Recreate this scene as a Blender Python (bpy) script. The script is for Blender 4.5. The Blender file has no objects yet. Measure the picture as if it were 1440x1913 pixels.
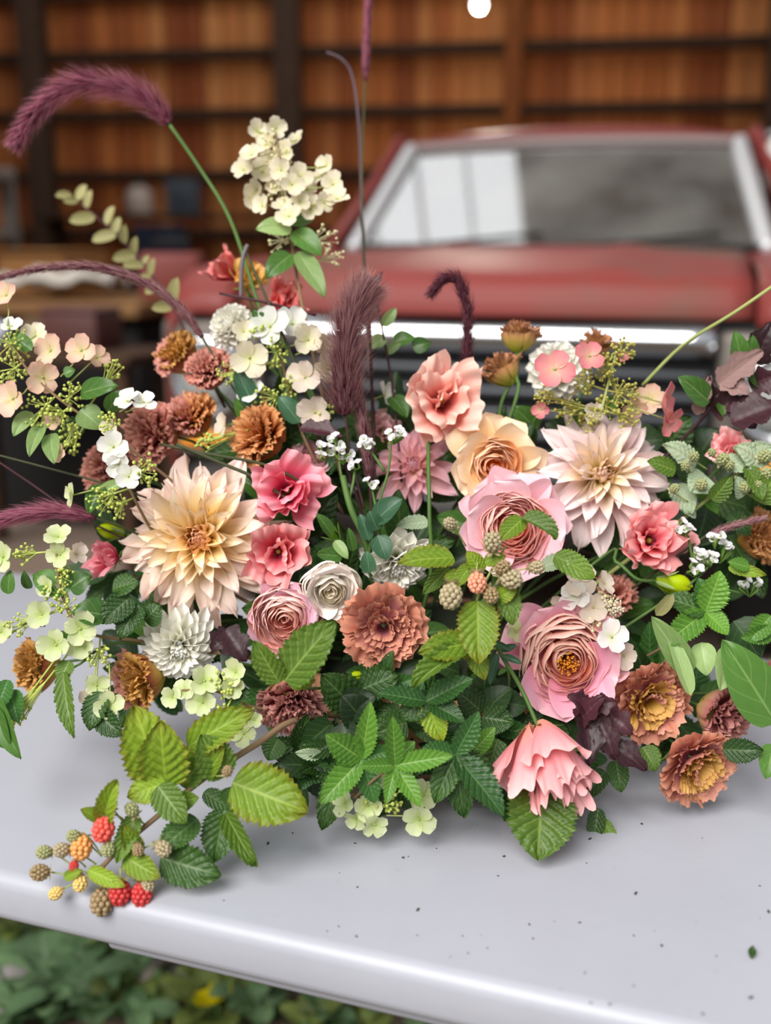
import bpy, bmesh, math, random
from mathutils import Vector, Matrix
random.seed(7)
sc = bpy.context.scene
COL = sc.collection
PI = math.pi
# ------------------------------------------------------------------ camera
F = 2000.0                       # focal length in pixels of the 1440x1913 frame
PITCH = math.atan((956.5 - 450.0) / F)
CAM = Vector((0, 0, 1.25))
FWD = Vector((0, math.cos(PITCH), -math.sin(PITCH)))
UP = Vector((0, math.sin(PITCH), math.cos(PITCH)))
RIGHT = Vector((1, 0, 0))
cd = bpy.data.cameras.new('camera')
cam = bpy.data.objects.new('camera', cd); COL.objects.link(cam)
cam.location = CAM
cam.rotation_euler = (PI / 2 - PITCH, 0, 0)
cd.sensor_fit = 'HORIZONTAL'; cd.sensor_width = 36.0; cd.lens = F / 1440 * 36
cd.clip_start = 0.05; cd.clip_end = 200
cd.dof.use_dof = True; cd.dof.focus_distance = 0.93; cd.dof.aperture_fstop = 3.3
sc.camera = cam
# ------------------------------------------------------------------ sky, sun, exposure
w = bpy.data.worlds.new('world'); sc.world = w; w.use_nodes = True
bg = w.node_tree.nodes['Background']
bg.inputs[0].default_value = (0.90, 0.94, 1.0, 1); bg.inputs[1].default_value = 0.50
sd = bpy.data.lights.new('sun', 'SUN'); sd.energy = 4.0; sd.angle = math.radians(42); sd.color = (1, .965, .92)
sun = bpy.data.objects.new('sun', sd); COL.objects.link(sun)
sun.location = (-3, -4, 8)
sun.rotation_euler = Vector((-0.42, -0.66, 0.78)).to_track_quat('Z', 'Y').to_euler()
vs = sc.view_settings
vs.view_transform = 'Standard'; vs.look = 'None'; vs.exposure = 0.27; vs.gamma = 1; vs.use_curve_mapping = False
sc.cycles.max_bounces = 8; sc.cycles.transparent_max_bounces = 12
sc.cycles.caustics_reflective = False; sc.cycles.caustics_refractive = False

# ------------------------------------------------------------------ helpers
def P(px, py, d):
    """the point of the place seen at a pixel of the photograph, d metres along the view axis"""
    return CAM + FWD * d + RIGHT * ((px - 720) / F * d) + UP * ((956.5 - py) / F * d)

def lin(c):
    if isinstance(c, str):
        c = c.lstrip('#'); c = [int(c[i:i + 2], 16) / 255 for i in (0, 2, 4)]
    return tuple((x / 12.92 if x <= .04045 else ((x + .055) / 1.055) ** 2.4) for x in c[:3]) + (1,)

WM = {}                           # world matrices of what has been linked
def put(name, data, parent=None, M=None, label=None, cat=None, group=None, kind=None):
    o = bpy.data.objects.new(name, data); COL.objects.link(o)
    M = M or Matrix()
    if parent is not None:
        o.parent = parent
        o.matrix_basis = WM[parent.name].inverted() @ M
    else:
        o.matrix_basis = M
    WM[o.name] = M.copy()
    if label: o['label'] = label
    if cat: o['category'] = cat
    if group: o['group'] = group
    if kind: o['kind'] = kind
    return o

def thing(name, loc, label, cat, group=None, rotz=0):
    o = put(name, None, None, Matrix.Translation(loc) @ Matrix.Rotation(rotz, 4, 'Z'), label, cat, group)
    o.empty_display_size = .02
    return o

def mesh(name, verts, faces, mat, uvs=None, smooth=True):
    me = bpy.data.meshes.new(name)
    me.from_pydata([tuple(v) for v in verts], [], faces)
    if uvs is not None:
        ul = me.uv_layers.new(name='UVMap')
        fl = [c for l in me.loops for c in uvs[l.vertex_index]]
        ul.data.foreach_set('uv', fl)
    if smooth: me.polygons.foreach_set('use_smooth', [True] * len(me.polygons))
    if mat: me.materials.append(mat)
    me.update()
    return me

class MB:
    """collects simple shapes into one mesh"""
    def __init__(s): s.v = []; s.f = []; s.uv = []
    def add(s, v, f, uv=None):
        n = len(s.v); s.v += [Vector(x) for x in v]; s.f += [tuple(i + n for i in q) for q in f]
        s.uv += uv if uv else [(.5, .5)] * len(v)
    def box(s, c, size, M=None, taper=1.0):
        x, y, z = (q / 2 for q in size); c = Vector(c)
        vs = [Vector((a * x * (taper if k > 0 else 1), b * y * (taper if k > 0 else 1), k * z)) for k in (-1, 1) for a, b in ((-1, -1), (1, -1), (1, 1), (-1, 1))]
        vs = [((M @ q) if M else q) + c for q in vs]
        s.add(vs, [(3, 2, 1, 0), (4, 5, 6, 7), (0, 1, 5, 4), (1, 2, 6, 5), (2, 3, 7, 6), (3, 0, 4, 7)])
    def tube(s, pts, r, seg=6, cap=True):
        pts = [Vector(p) for p in pts]; n = len(pts)
        rs = r if isinstance(r, (list, tuple)) else [r] * n
        vs = []; uv = []; prev = None
        for i, p in enumerate(pts):
            t = (pts[min(i + 1, n - 1)] - pts[max(i - 1, 0)])
            t = t.normalized() if t.length > 1e-9 else Vector((0, 0, 1))
            if prev is None:
                a = t.orthogonal().normalized()
            else:
                a = prev - t * prev.dot(t)
                a = a.normalized() if a.length > 1e-6 else t.orthogonal().normalized()
            prev = a; b = t.cross(a)
            for k in range(seg):
                an = 2 * PI * k / seg
                vs.append(p + (a * math.cos(an) + b * math.sin(an)) * rs[i]); uv.append((k / seg, i / (n - 1)))
        f = []
        for i in range(n - 1):
            for k in range(seg):
                k2 = (k + 1) % seg
                f.append((i * seg + k, i * seg + k2, (i + 1) * seg + k2, (i + 1) * seg + k))
        if cap:
            f.append(tuple(reversed(range(seg)))); f.append(tuple((n - 1) * seg + k for k in range(seg)))
        s.add(vs, f, uv)
    def lathe(s, prof, seg=24, M=None):
        vs = []; f = []; n = len(prof)
        for r, z in prof:
            for k in range(seg):
                a = 2 * PI * k / seg; q = Vector((r * math.cos(a), r * math.sin(a), z)); vs.append(M @ q if M else q)
        for i in range(n - 1):
            for k in range(seg):
                k2 = (k + 1) % seg; f.append((i * seg + k, i * seg + k2, (i + 1) * seg + k2, (i + 1) * seg + k))
        s.add(vs, f)
    def ball(s, c, r, rings=4, seg=7, sq=(1, 1, 1)):
        c = Vector(c); vs = [c + Vector((0, 0, r * sq[2]))]; f = []
        for i in range(1, rings):
            t = PI * i / rings
            for k in range(seg):
                a = 2 * PI * k / seg
                vs.append(c + Vector((r * sq[0] * math.sin(t) * math.cos(a), r * sq[1] * math.sin(t) * math.sin(a), r * sq[2] * math.cos(t))))
        vs.append(c - Vector((0, 0, r * sq[2]))); L = len(vs) - 1
        for k in range(seg):
            k2 = (k + 1) % seg
            f.append((0, 1 + k, 1 + k2))
            for i in range(rings - 2):
                f.append((1 + i * seg + k, 1 + (i + 1) * seg + k, 1 + (i + 1) * seg + k2, 1 + i * seg + k2))
            f.append((L, 1 + (rings - 2) * seg + k2, 1 + (rings - 2) * seg + k))
        s.add(vs, f)
    def grid(s, nu, nv, fn):
        vs = []; uv = []; f = []
        for j in range(nv + 1):
            for i in range(nu + 1):
                vs.append(Vector(fn(i / nu, j / nv))); uv.append((i / nu, j / nv))
        for j in range(nv):
            for i in range(nu):
                a = j * (nu + 1) + i; f.append((a, a + 1, a + nu + 2, a + nu + 1))
        s.add(vs, f, uv)
    def mesh(s, name, mat, smooth=True, bevel=0, solid=0, segs=2):
        me = mesh(name, s.v, s.f, mat, s.uv, smooth)
        if bevel or solid:
            bm = bmesh.new(); bm.from_mesh(me)
            if solid:
                bmesh.ops.recalc_face_normals(bm, faces=bm.faces[:])
                bmesh.ops.solidify(bm, geom=bm.faces[:], thickness=solid)
            if bevel:
                bmesh.ops.remove_doubles(bm, verts=bm.verts[:], dist=1e-6)
                ed = [e for e in bm.edges if len(e.link_faces) == 2 and e.calc_face_angle(0) > .5]
                bmesh.ops.bevel(bm, geom=ed, offset=bevel, segments=segs, affect='EDGES', profile=.5, clamp_overlap=True)
            bm.to_mesh(me); bm.free()
            if smooth: me.polygons.foreach_set('use_smooth', [True] * len(me.polygons))
            if smooth and bevel:
                me.set_sharp_from_angle(angle=math.radians(50))
        return me

# ------------------------------------------------------------------ materials
class NT:
    def __init__(s, name):
        s.m = bpy.data.materials.new(name); s.m.use_nodes = True
        s.t = s.m.node_tree; s.b = s.t.nodes['Principled BSDF']; s.out = s.t.nodes['Material Output']
    def n(s, typ, **kw):
        x = s.t.nodes.new(typ)
        for k, v in kw.items(): setattr(x, k, v)
        return x
    def l(s, a, b): s.t.links.new(a, b)
    def math(s, op, a, b=None, clamp=False):
        x = s.n('ShaderNodeMath', operation=op, use_clamp=clamp)
        for i, q in enumerate((a, b)):
            if q is None: continue
            if isinstance(q, (int, float)): x.inputs[i].default_value = q
            else: s.l(q, x.inputs[i])
        return x.outputs[0]
    def ramp(s, fac, stops):
        r = s.n('ShaderNodeValToRGB'); e = r.color_ramp.elements
        while len(e) < len(stops): e.new(.5)
        for k, (p, c) in enumerate(stops):
            e[k].position = p; e[k].color = lin(c) if isinstance(c, (str, tuple)) and (isinstance(c, str) or len(c) == 3) else c
        s.l(fac, r.inputs[0]); return r.outputs[0]
    def mix(s, fac, a, b, blend='MIX'):
        x = s.n('ShaderNodeMix', data_type='RGBA', blend_type=blend)
        if isinstance(fac, (int, float)): x.inputs[0].default_value = fac
        else: s.l(fac, x.inputs[0])
        for q, i in ((a, 6), (b, 7)):
            if isinstance(q, (str, tuple)): x.inputs[i].default_value = lin(q) if isinstance(q, str) or len(q) == 3 else q
            else: s.l(q, x.inputs[i])
        return x.outputs[2]
    def noise(s, scale, detail=2, vec=None, rough=.5):
        x = s.n('ShaderNodeTexNoise'); x.inputs['Scale'].default_value = scale; x.inputs['Detail'].default_value = detail; x.inputs['Roughness'].default_value = rough
        if vec is not None: s.l(vec, x.inputs['Vector'])
        return x.outputs[0]
    def coord(s, which='Object', scale=None):
        c = s.n('ShaderNodeTexCoord').outputs[which]
        if scale:
            mp = s.n('ShaderNodeMapping'); mp.inputs['Scale'].default_value = scale; s.l(c, mp.inputs[0]); c = mp.outputs[0]
        return c
    def uv(s):
        x = s.n('ShaderNodeSeparateXYZ'); s.l(s.n('ShaderNodeUVMap').outputs[0], x.inputs[0]); return x.outputs[0], x.outputs[1]
    def rnd(s): return s.n('ShaderNodeObjectInfo').outputs['Random']
    def bump(s, h, strength=.3, dist=.01):
        x = s.n('ShaderNodeBump'); x.inputs['Strength'].default_value = strength; x.inputs['Distance'].default_value = dist
        s.l(h, x.inputs['Height']); s.l(x.outputs[0], s.b.inputs['Normal'])
    def set(s, color=None, rough=.6, metal=0, spec=.4, coat=0):
        if color is not None:
            if isinstance(color, (str, tuple)): s.b.inputs['Base Color'].default_value = lin(color)
            else: s.l(color, s.b.inputs['Base Color'])
        s.b.inputs['Roughness'].default_value = rough; s.b.inputs['Metallic'].default_value = metal
        s.b.inputs['Specular IOR Level'].default_value = spec; s.b.inputs['Coat Weight'].default_value = coat
        return s.m
    def translucent(s, color, amount):
        t = s.n('ShaderNodeBsdfTranslucent'); mx = s.n('ShaderNodeMixShader'); mx.inputs[0].default_value = amount
        s.l(color, t.inputs[0]); s.l(s.b.outputs[0], mx.inputs[1]); s.l(t.outputs[0], mx.inputs[2]); s.l(mx.outputs[0], s.out.inputs[0])

def plain(name, c, rough=.6, metal=0, spec=.4, coat=0, var=None, scale=8, detail=3):
    m = NT(name)
    if var:
        col = m.mix(m.noise(scale, detail, m.coord()), c, var)
        return m.set(col, rough, metal, spec, coat)
    return m.set(c, rough, metal, spec, coat)

def petal_mat(name, stops, edge=None, ep=4, efac=.8, transl=.28, rough=.55, streak=.12, rand=.12, spec=.25):
    """colour runs from the petal's base (v=0) to its tip (v=1); edge tints its rim"""
    m = NT(name); u, v = m.uv()
    col = m.ramp(v, stops)
    au = m.math('ABSOLUTE', m.math('MULTIPLY', m.math('SUBTRACT', u, .5), 2))
    if edge:
        e = m.math('POWER', m.math('MAXIMUM', m.math('MULTIPLY', au, m.math('POWER', v, .4)), v), ep)
        col = m.mix(m.math('MULTIPLY', e, efac, True), col, edge)
    cx = m.n('ShaderNodeCombineXYZ'); m.l(m.math('MULTIPLY', u, 26), cx.inputs[0]); m.l(m.math('MULTIPLY', v, 1.5), cx.inputs[1]); m.l(m.math('MULTIPLY', m.rnd(), 50), cx.inputs[2])
    st = m.noise(1.0, 2, cx.outputs[0])
    hs = m.n('ShaderNodeHueSaturation')
    val = m.math('ADD', m.math('MULTIPLY', m.math('SUBTRACT', st, .5), streak * 2.4), m.math('ADD', 1 - rand / 2, m.math('MULTIPLY', m.rnd(), rand)))
    m.l(val, hs.inputs['Value']); m.l(col, hs.inputs['Color'])
    hs.inputs['Saturation'].default_value = 1.12
    c = hs.outputs[0]
    m.set(c, rough, 0, spec); m.translucent(c, transl)
    return m.m

def leaf_mat(name, dark, light, vein, back, k=7.0, slope=2.2, transl=.22, rough=.42, veinw=.14, rand=.35, warm=None):
    """upper side with midrib and chevron veins, paler underside"""
    m = NT(name); u, v = m.uv()
    au = m.math('ABSOLUTE', m.math('MULTIPLY', m.math('SUBTRACT', u, .5), 2))
    ph = m.math('FRACT', m.math('SUBTRACT', m.math('MULTIPLY', v, k), m.math('MULTIPLY', au, slope)))
    d = m.math('ABSOLUTE', m.math('SUBTRACT', ph, .5))          # .5 on a side vein
    side = m.math('GREATER_THAN', d, .5 - veinw / 2)
    mid = m.math('LESS_THAN', au, .05)
    vn = m.math('MAXIMUM', m.math('MULTIPLY', side, .6), mid)
    nz = m.noise(5, 3, m.coord('UV'))
    f = m.math('ADD', m.math('MULTIPLY', m.rnd(), .55), m.math('MULTIPLY', nz, .55), True)
    col = m.mix(f, dark, light)
    if warm:
        col = m.mix(m.math('MULTIPLY', m.math('POWER', m.math('MAXIMUM', au, v), 6), .6, True), col, warm)
    col = m.mix(m.math('MULTIPLY', vn, .55), col, vein)
    hs = m.n('ShaderNodeHueSaturation'); m.l(col, hs.inputs['Color'])
    m.l(m.math('ADD', 1 - rand / 2, m.math('MULTIPLY', m.rnd(), rand)), hs.inputs['Value'])
    bf = m.n('ShaderNodeNewGeometry').outputs['Backfacing']
    c = m.mix(bf, hs.outputs[0], back)
    m.set(c, rough, 0, .35); m.translucent(c, transl)
    return m.m

# ------------------------------------------------------------------ petal and leaf surfaces
def beta(v, a, b):
    v = min(max(v, 0), 1)
    return (v ** a) * ((1 - v) ** b) / (((a / (a + b)) ** a) * ((b / (a + b)) ** b))

def surf(name, mat, L=1, W=.3, prof=None, cup=0, fold=0, bend=0, curl=0, ruf=0, rk=3, nu=6, nv=8, seed=0, tipround=0, jag=0, pleat=0, pk=7, psl=2.2, serr=0, ns=0, sway=0):
    """a petal or leaf along +Y, upper face +Z; bend/curl roll it about X along its length"""
    rr = random.Random(seed); s1, s2, s3 = (rr.uniform(0, 6.3) for _ in range(3))
    cl = [(0.0, 0.0, 0.0)]; N = nv
    y = z = 0
    for j in range(N):
        v = (j + .5) / N; a = bend * v + curl * v ** 4
        y += math.cos(a) * L / N; z += math.sin(a) * L / N
        cl.append((y, z, bend * (j + 1) / N + curl * ((j + 1) / N) ** 4))
    vs = []; uv = []; f = []
    for j in range(nv + 1):
        v = j / nv; cy, cz, a = cl[j]
        wv = W * prof(v)
        if ns:
            wv *= 1 + serr * (((v * ns) % 1.0) - .6) * (1 if 0.03 < v < .97 else 0)
        for i in range(nu + 1):
            u = -1 + 2 * i / nu
            x = u * wv + sway * W * math.sin(v * 3 + s1)
            h = cup * wv * u * u + fold * wv * abs(u)
            if ruf:
                e = v ** 1.5
                h += ruf * e * (math.sin(rk * PI * u + s1) + .6 * math.sin(2.1 * rk * PI * u + s2) + .5 * math.sin(5 * v + s3)) * (.35 + .65 * max(abs(u), v ** 2))
            if pleat:
                q = (v * pk - abs(u) * psl) * 2 * PI
                h += pleat * math.cos(q + PI) * min(1, abs(u) * 3) * prof(v)
            dl = 0
            if tipround: dl -= tipround * L * u * u * v * v
            if jag and v > .6: dl += jag * L * (math.sin(9 * u + s2) + math.sin(17 * u + s3)) * (v - .6) / .4
            yy = cy + dl * math.cos(a) - h * math.sin(a); zz = cz + dl * math.sin(a) + h * math.cos(a)
            vs.append((x, yy, zz)); uv.append(((u + 1) / 2, v))
    for j in range(nv):
        for i in range(nu):
            q = j * (nu + 1) + i; f.append((q, q + 1, q + nu + 2, q + nu + 1))
    return mesh(name, vs, f, mat, uv)

def wrap(name, mat, rb, rt, h, span, flare=.1, dip=.15, rip=.03, nu=8, nv=6, seed=0, frill=0, fk=6, lean=0, close=0):
    """a petal wrapped round the flower's axis: centre of the petal at +Y"""
    rr = random.Random(seed); s1, s2 = rr.uniform(0, 6.3), rr.uniform(0, 6.3)
    vs = []; uv = []; f = []
    for j in range(nv + 1):
        v = j / nv
        for i in range(nu + 1):
            u = -1 + 2 * i / nu
            a = u * span * (.45 + .55 * math.sin(min(1, v * 1.25) * PI / 2))
            r = rb + (rt - rb) * max(0, math.sin(v * PI / 2 * (1 + close))) ** .8 + flare * v ** 5 * (1 + .3 * math.sin(3 * u + s1)) + lean * u * rt
            r += rip * rt * math.sin(4 * u + s1) * v
            if frill: r += frill * rt * v ** 3 * (math.sin(fk * PI * u + s1) + .7 * math.sin(2.3 * fk * u * PI + s2))
            z = h * (v - dip * u * u * v * v) + rip * h * math.sin(3.3 * u + s2) * v
            if frill: z += frill * .8 * h * v ** 4 * math.sin(fk * 1.7 * PI * u + s2)
            vs.append((r * math.sin(a), r * math.cos(a), z)); uv.append(((u + 1) / 2, v))
    for j in range(nv):
        for i in range(nu):
            q = j * (nu + 1) + i; f.append((q, q + nu + 1, q + nu + 2, q + 1))
    return mesh(name, vs, f, mat, uv)

def frame(loc, z, roll=0, s=1):
    """matrix whose +Z looks along z"""
    z = Vector(z).normalized(); x = Vector((0, 0, 1)).cross(z)
    if x.length < 1e-4: x = Vector((1, 0, 0))
    x.normalize(); y = z.cross(x)
    M = Matrix((x, y, z)).transposed().to_4x4()
    return Matrix.Translation(loc) @ M @ Matrix.Rotation(roll, 4, 'Z') @ Matrix.Scale(s, 4)

def face_dir(a, b, c=1):
    """direction a to the right, b up, c towards the viewer of the photograph"""
    return (RIGHT * a + UP * b - FWD * c).normalized()

def petal_M(phi, theta, r0, z0, s=1, roll=0, sw=1):
    """petal leaves the axis at angle theta (0 along it, pi/2 flat out)"""
    return Matrix.Rotation(phi, 4, 'Z') @ Matrix.Translation((0, r0, z0)) @ Matrix.Rotation(PI / 2 - theta, 4, 'X') @ Matrix.Rotation(roll, 4, 'Y') @ Matrix.Diagonal((s * sw, s, s, 1))

def bez(a, b, c, d, n=8):
    out = []
    for i in range(n + 1):
        t = i / n; q = 1 - t
        out.append(a * q ** 3 + b * (3 * q * q * t) + c * (3 * q * t * t) + d * t ** 3)
    return out

def smooth_path(pts, n=5):
    pts = [Vector(p) for p in pts]
    if len(pts) < 3:
        return [pts[0].lerp(pts[1], i / n) for i in range(n + 1)]
    out = []
    for i in range(len(pts) - 1):
        p0 = pts[max(i - 1, 0)]; p1 = pts[i]; p2 = pts[i + 1]; p3 = pts[min(i + 2, len(pts) - 1)]
        for k in range(n):
            t = k / n
            out.append(.5 * (2 * p1 + (p2 - p0) * t + (2 * p0 - 5 * p1 + 4 * p2 - p3) * t * t + (3 * p1 - p0 - 3 * p2 + p3) * t ** 3))
    out.append(pts[-1])
    return out
# ================================================================== THE SETTING
TD = Vector((.947, -.321, 0))     # the long direction of table, truck width
TN = Vector((.321, .947, 0))      # away from the viewer, square to it
m = NT('dirt_floor'); c = m.coord()
M_FLOOR = m.set(m.mix(m.noise(1.6, 6, c), '5b4a40', '84756a'), .95, 0, .1)
m = NT('earth'); c = m.coord()
m.bump(m.noise(30, 4, c), .5, .02)
M_EARTH = m.set(m.mix(m.noise(6, 6, c), '3d3327', '857868'), .95, 0, .1)
M_DARKWOOD = plain('dark_timber', '33241b', .85, 0, .2, 0, '4a3526', 12)
M_BACKING = plain('wall_backing', '2a1a10', .9)
m = NT('board_wood'); c = m.coord('Object', (9, 9, .55))
base = m.ramp(m.rnd(), [(0, '9a5028'), (.3, 'c47038'), (.55, 'd88446'), (.8, 'e69a5a'), (1, 'b46030')])
grain = m.noise(4, 5, c, .6)
col = m.mix(m.math('MULTIPLY', m.ramp(grain, [(.35, (0, 0, 0)), (.75, (1, 1, 1))]), .55), base, '4f2812')
M_BOARD = m.set(col, .75, 0, .25)
M_ROOF = plain('roof_underside', '8a7c6a', .9, 0, .1, 0, '5c5044', 1.5)
M_POST = plain('post_wood', '40302a', .85, 0, .2, 0, '54402f', 10)
M_BRACE = plain('brace_wood', '7a4420', .8, 0, .2, 0, '8f5228', 10)
m = NT('fiberglass'); 
tr = m.n('ShaderNodeBsdfTranslucent'); tr.inputs[0].default_value = (.93, .96, 1, 1); m.l(tr.outputs[0], m.out.inputs[0]); M_FIBER = m.m

def struct(name, me, parent=None, M=None):
    return put(name, me, parent, M, kind=None if parent else 'structure')

# ground outside and the barn floor
b = MB(); b.box((0, -3, -.06), (60, 11.4, .1)); g = struct('ground', b.mesh('ground', M_EARTH, False)); g['label'] = 'trodden brown earth under the weeds in front of the barn'
b = MB(); b.box((0, 7.1, -.055), (14, 8.8, .11)); struct('floor', b.mesh('floor', M_FLOOR, False))
b = MB(); b.box((0, 32, -.08), (60, 41, .1)); struct('ground_beyond', b.mesh('ground_beyond', M_EARTH, False))

# back wall: boards, girts and posts on a dark backing
WA = math.radians(-8.0)
WB = Matrix.Translation((0, 9.0, 0)) @ Matrix.Rotation(WA, 4, 'Z')
b = MB(); b.box((0, .10, 2.3), (13.4, .06, 4.6))
wall = struct('wall_back', b.mesh('wall_back', M_BACKING, False), None, WB)
bm_ = []
for k in range(4):
    wd = (.125, .14, .15, .165)[k]
    b = MB(); b.box((0, 0, 2.3), (wd, .024, 4.58)); bm_.append((wd, b.mesh('plank', M_BOARD, True, .004, segs=1)))
x = -6.3
while x < 6.3:
    wd, me = random.choice(bm_)
    struct('plank', me, wall, WB @ Matrix.Translation((x + wd / 2, .04 + random.uniform(-.008, .008), 0)))
    x += wd + random.uniform(.004, .012)
b = MB(); b.box((0, 0, 0), (13.0, .10, .085)); gm = b.mesh('girt', M_DARKWOOD, True, .006)
for z in (.39, .85, 1.31, 1.77, 2.24, 2.69, 3.15, 3.61, 4.07):
    struct('girt', gm, wall, WB @ Matrix.Translation((0, -.035, z)))
b = MB(); b.box((0, 0, 2.3), (.20, .18, 4.6)); pm = b.mesh('post', M_POST, True, .01)
for x in (-4.6, -2.85, -.76, 2.98, 4.7):
    struct('post', pm, wall, WB @ Matrix.Translation((x, -.12, 0)))
b = MB(); b.box((0, 0, 2.3), (.13, .10, 4.6)); pm2 = b.mesh('stud', M_BRACE, True, .006)
struct('stud', pm2, wall, WB @ Matrix.Translation((1.0, -.10, 0)))

# side walls, roof with translucent corrugated sheets
for s, nm in ((-1, 'wall_left'), (1, 'wall_right')):
    b = MB(); b.box((s * 6.2, 6.4, 2.3), (.08, 7.6, 4.6)); W_ = struct(nm, b.mesh(nm, M_BACKING, False))
    y = 2.8
    while y < 9.9:
        wd, me = random.choice(bm_)
        struct('plank', me, W_, Matrix.Translation((s * 6.14, y + wd / 2, 0)) @ Matrix.Rotation(PI / 2, 4, 'Z'))
        y += wd + .01
RX0, RX1, RY0, RY1, RZ = -2.6, -.05, 3.5, 6.0, 4.6
SX0, SX1, SY0, SY1 = -4.6, 4.6, 6.4, 8.1  # second skylight bay, unseen, added to brighten the back wall
b = MB()
for y0, y1, x0, x1 in ((2.5, RY0, 0, 0), (RY0, RY1, RX0, RX1), (RY1, SY0, 0, 0), (SY0, SY1, SX0, SX1), (SY1, 10.2, 0, 0)):
    b.box(((-6.8 + x0) / 2, (y0 + y1) / 2, RZ + .05), (x0 + 6.8, y1 - y0, .08)); b.box(((6.8 + x1) / 2, (y0 + y1) / 2, RZ + .05), (6.8 - x1, y1 - y0, .08))
roof = struct('ceiling', b.mesh('ceiling', M_ROOF, False))
b = MB(); b.box((0, 0, 0), (12.4, .09, .18)); rm = b.mesh('rafter', M_DARKWOOD, False)
for y in (2.6, 6.2, 8.4): struct('rafter', rm, roof, Matrix.Translation((0, y, RZ - .09)))
for X0, X1, Y0, Y1, nsh in ((RX0, RX1, RY0, RY1, 5), (SX0, SX1, SY0, SY1, 10)):
    sw_ = (X1 - X0) / nsh
    b = MB(); b.grid(24, 1, lambda u, v: ((u - .5) * (sw_ - .03), (v - .5) * (Y1 - Y0), .012 * math.sin(u * 8 * PI))); sm_ = b.mesh('skylight_sheet', M_FIBER)
    b = MB(); b.box((0, 0, 0), (.014, Y1 - Y0, .03)); br_ = b.mesh('skylight_bar', M_POST, False)
    for k in range(nsh):
        struct('skylight_sheet', sm_, roof, Matrix.Translation((X0 + sw_ * (k + .5), (Y0 + Y1) / 2, RZ + .02)))
        struct('skylight_bar', br_, roof, Matrix.Translation((X0 + sw_ * (k + 1), (Y0 + Y1) / 2, RZ - .03)))

# ================================================================== THE TABLE
m = NT('table_paint'); c = m.coord()
n1 = m.noise(2.2, 6, c, .6); n2 = m.noise(55, 3, c, .6)
col = m.mix(m.ramp(n1, [(.35, (0, 0, 0)), (.7, (1, 1, 1))]), 'a3a5ae', 'aeb0b9')
col = m.mix(m.math('MULTIPLY', m.ramp(n2, [(.66, (0, 0, 0)), (.74, (1, 1, 1))]), .35), col, '9a9a98')
sc1 = m.noise(14, 4, m.coord('Object', (1, 7, 1)), .7)
col = m.mix(m.math('MULTIPLY', m.ramp(sc1, [(.68, (0, 0, 0)), (.8, (1, 1, 1))]), .3), col, 'b8b0a4')
m.bump(n2, .06, .002)
M_TABLE = m.set(col, .38, 0, .45)
TA = math.atan2(TD.y, TD.x)
TO = Vector((-.31, .768, .75))    # a point on the front top edge
TM = Matrix.Translation(TO) @ Matrix.Rotation(TA, 4, 'Z')
tbl = thing('painted_table', Vector((TO.x, TO.y, 0)) + TD * .3 + TN * .34, 'long white painted table carrying the flower arrangement', 'table')
b = MB(); b.box((.28, .35, -.0225), (2.1, .70, .045)); 
put('table_top', b.mesh('table_top', M_TABLE, True, .012, segs=4), tbl, TM)
b = MB()
b.box((-.41, .035, -.052), (.56, .03, .02)); b.box((.66, .035, -.052), (1.16, .03, .02))
put('apron', b.mesh('apron', M_TABLE, True, .004), tbl, TM)
M_LEG = plain('table_leg_paint', 'c9c9cc', .5)
b = MB(); b.box((0, 0, -.4), (.05, .05, .70)); lm = b.mesh('leg', M_LEG, True, .004)
for x in (-.72, 1.28):
    for y in (.06, .64): put('leg', lm, tbl, TM @ Matrix.Translation((x, y, 0)))
# specks of plant debris: nobody could count them
M_SPECK = plain('debris', '4a4438', .9)
b = MB(); rr = random.Random(3)
for _ in range(62):
    px, py = rr.uniform(380, 1440), rr.uniform(1530, 1900)
    if py > 1655 + (px - 60) * .215: continue
    d = .5 / (math.sin(PITCH) + (py - 956.5) / F * math.cos(PITCH)); p = P(px, py, d)
    r = rr.choice((.0003, .0004, .0005, .0006, .0010)); a = rr.uniform(0, 3)
    b.box((p.x, p.y, .7503 + r * .3), (r * rr.uniform(1.5, 4), r * 1.5, r * .8), Matrix.Rotation(a, 3, 'Z'))
put('debris_specks', b.mesh('debris_specks', M_SPECK, False), None, None, 'dark specks of plant debris scattered over the white table', 'debris', None, 'stuff')

# ================================================================== THE TRUCK
TRY = math.atan2(-.29, .957)      # its back points away and to the right
TR = Matrix.Translation((.235, 2.86, 0)) @ Matrix.Rotation(TRY, 4, 'Z')
truck = thing('pickup_truck', (.235, 2.86, 0), 'old red pickup truck with chrome grille parked inside the barn', 'truck', None, TRY)
m = NT('red_paint'); c = m.coord()
n1 = m.noise(1.7, 5, c, .6); geo = m.n('ShaderNodeNewGeometry')
col = m.mix(m.ramp(n1, [(.3, (0, 0, 0)), (.75, (1, 1, 1))]), '7c2e2a', '743530')
M_RED = m.set(col, .5, 0, .3, .05)
m = NT('red_paint_weathered'); c = m.coord()
col = m.mix(m.ramp(m.noise(1.3, 6, c, .65), [(.42, (0, 0, 0)), (.68, (1, 1, 1))]), '7e3430', '5f4a3c')
M_REDW = m.set(col, .55, 0, .28, 0)
M_CHROME = plain('chrome', 'd8dade', .22, 1.0)
M_TRIM = plain('bright_trim', 'c4c4c6', .4, .4)
M_BLACK = plain('black_rubber', '131313', .7)
M_GRILLE = plain('grille_grey', '5c5f64', .4, .6)
M_DGRILLE = plain('grille_dark', '161617', .7)
M_CABIN = plain('cabin_dark', '1d1b1a', .8)
M_SEAT = plain('seat_vinyl', '4f4a40', .7)
M_BEZEL = plain('bezel_grey', '6c655f', .5, .4)
m = NT('window_glass')
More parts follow.
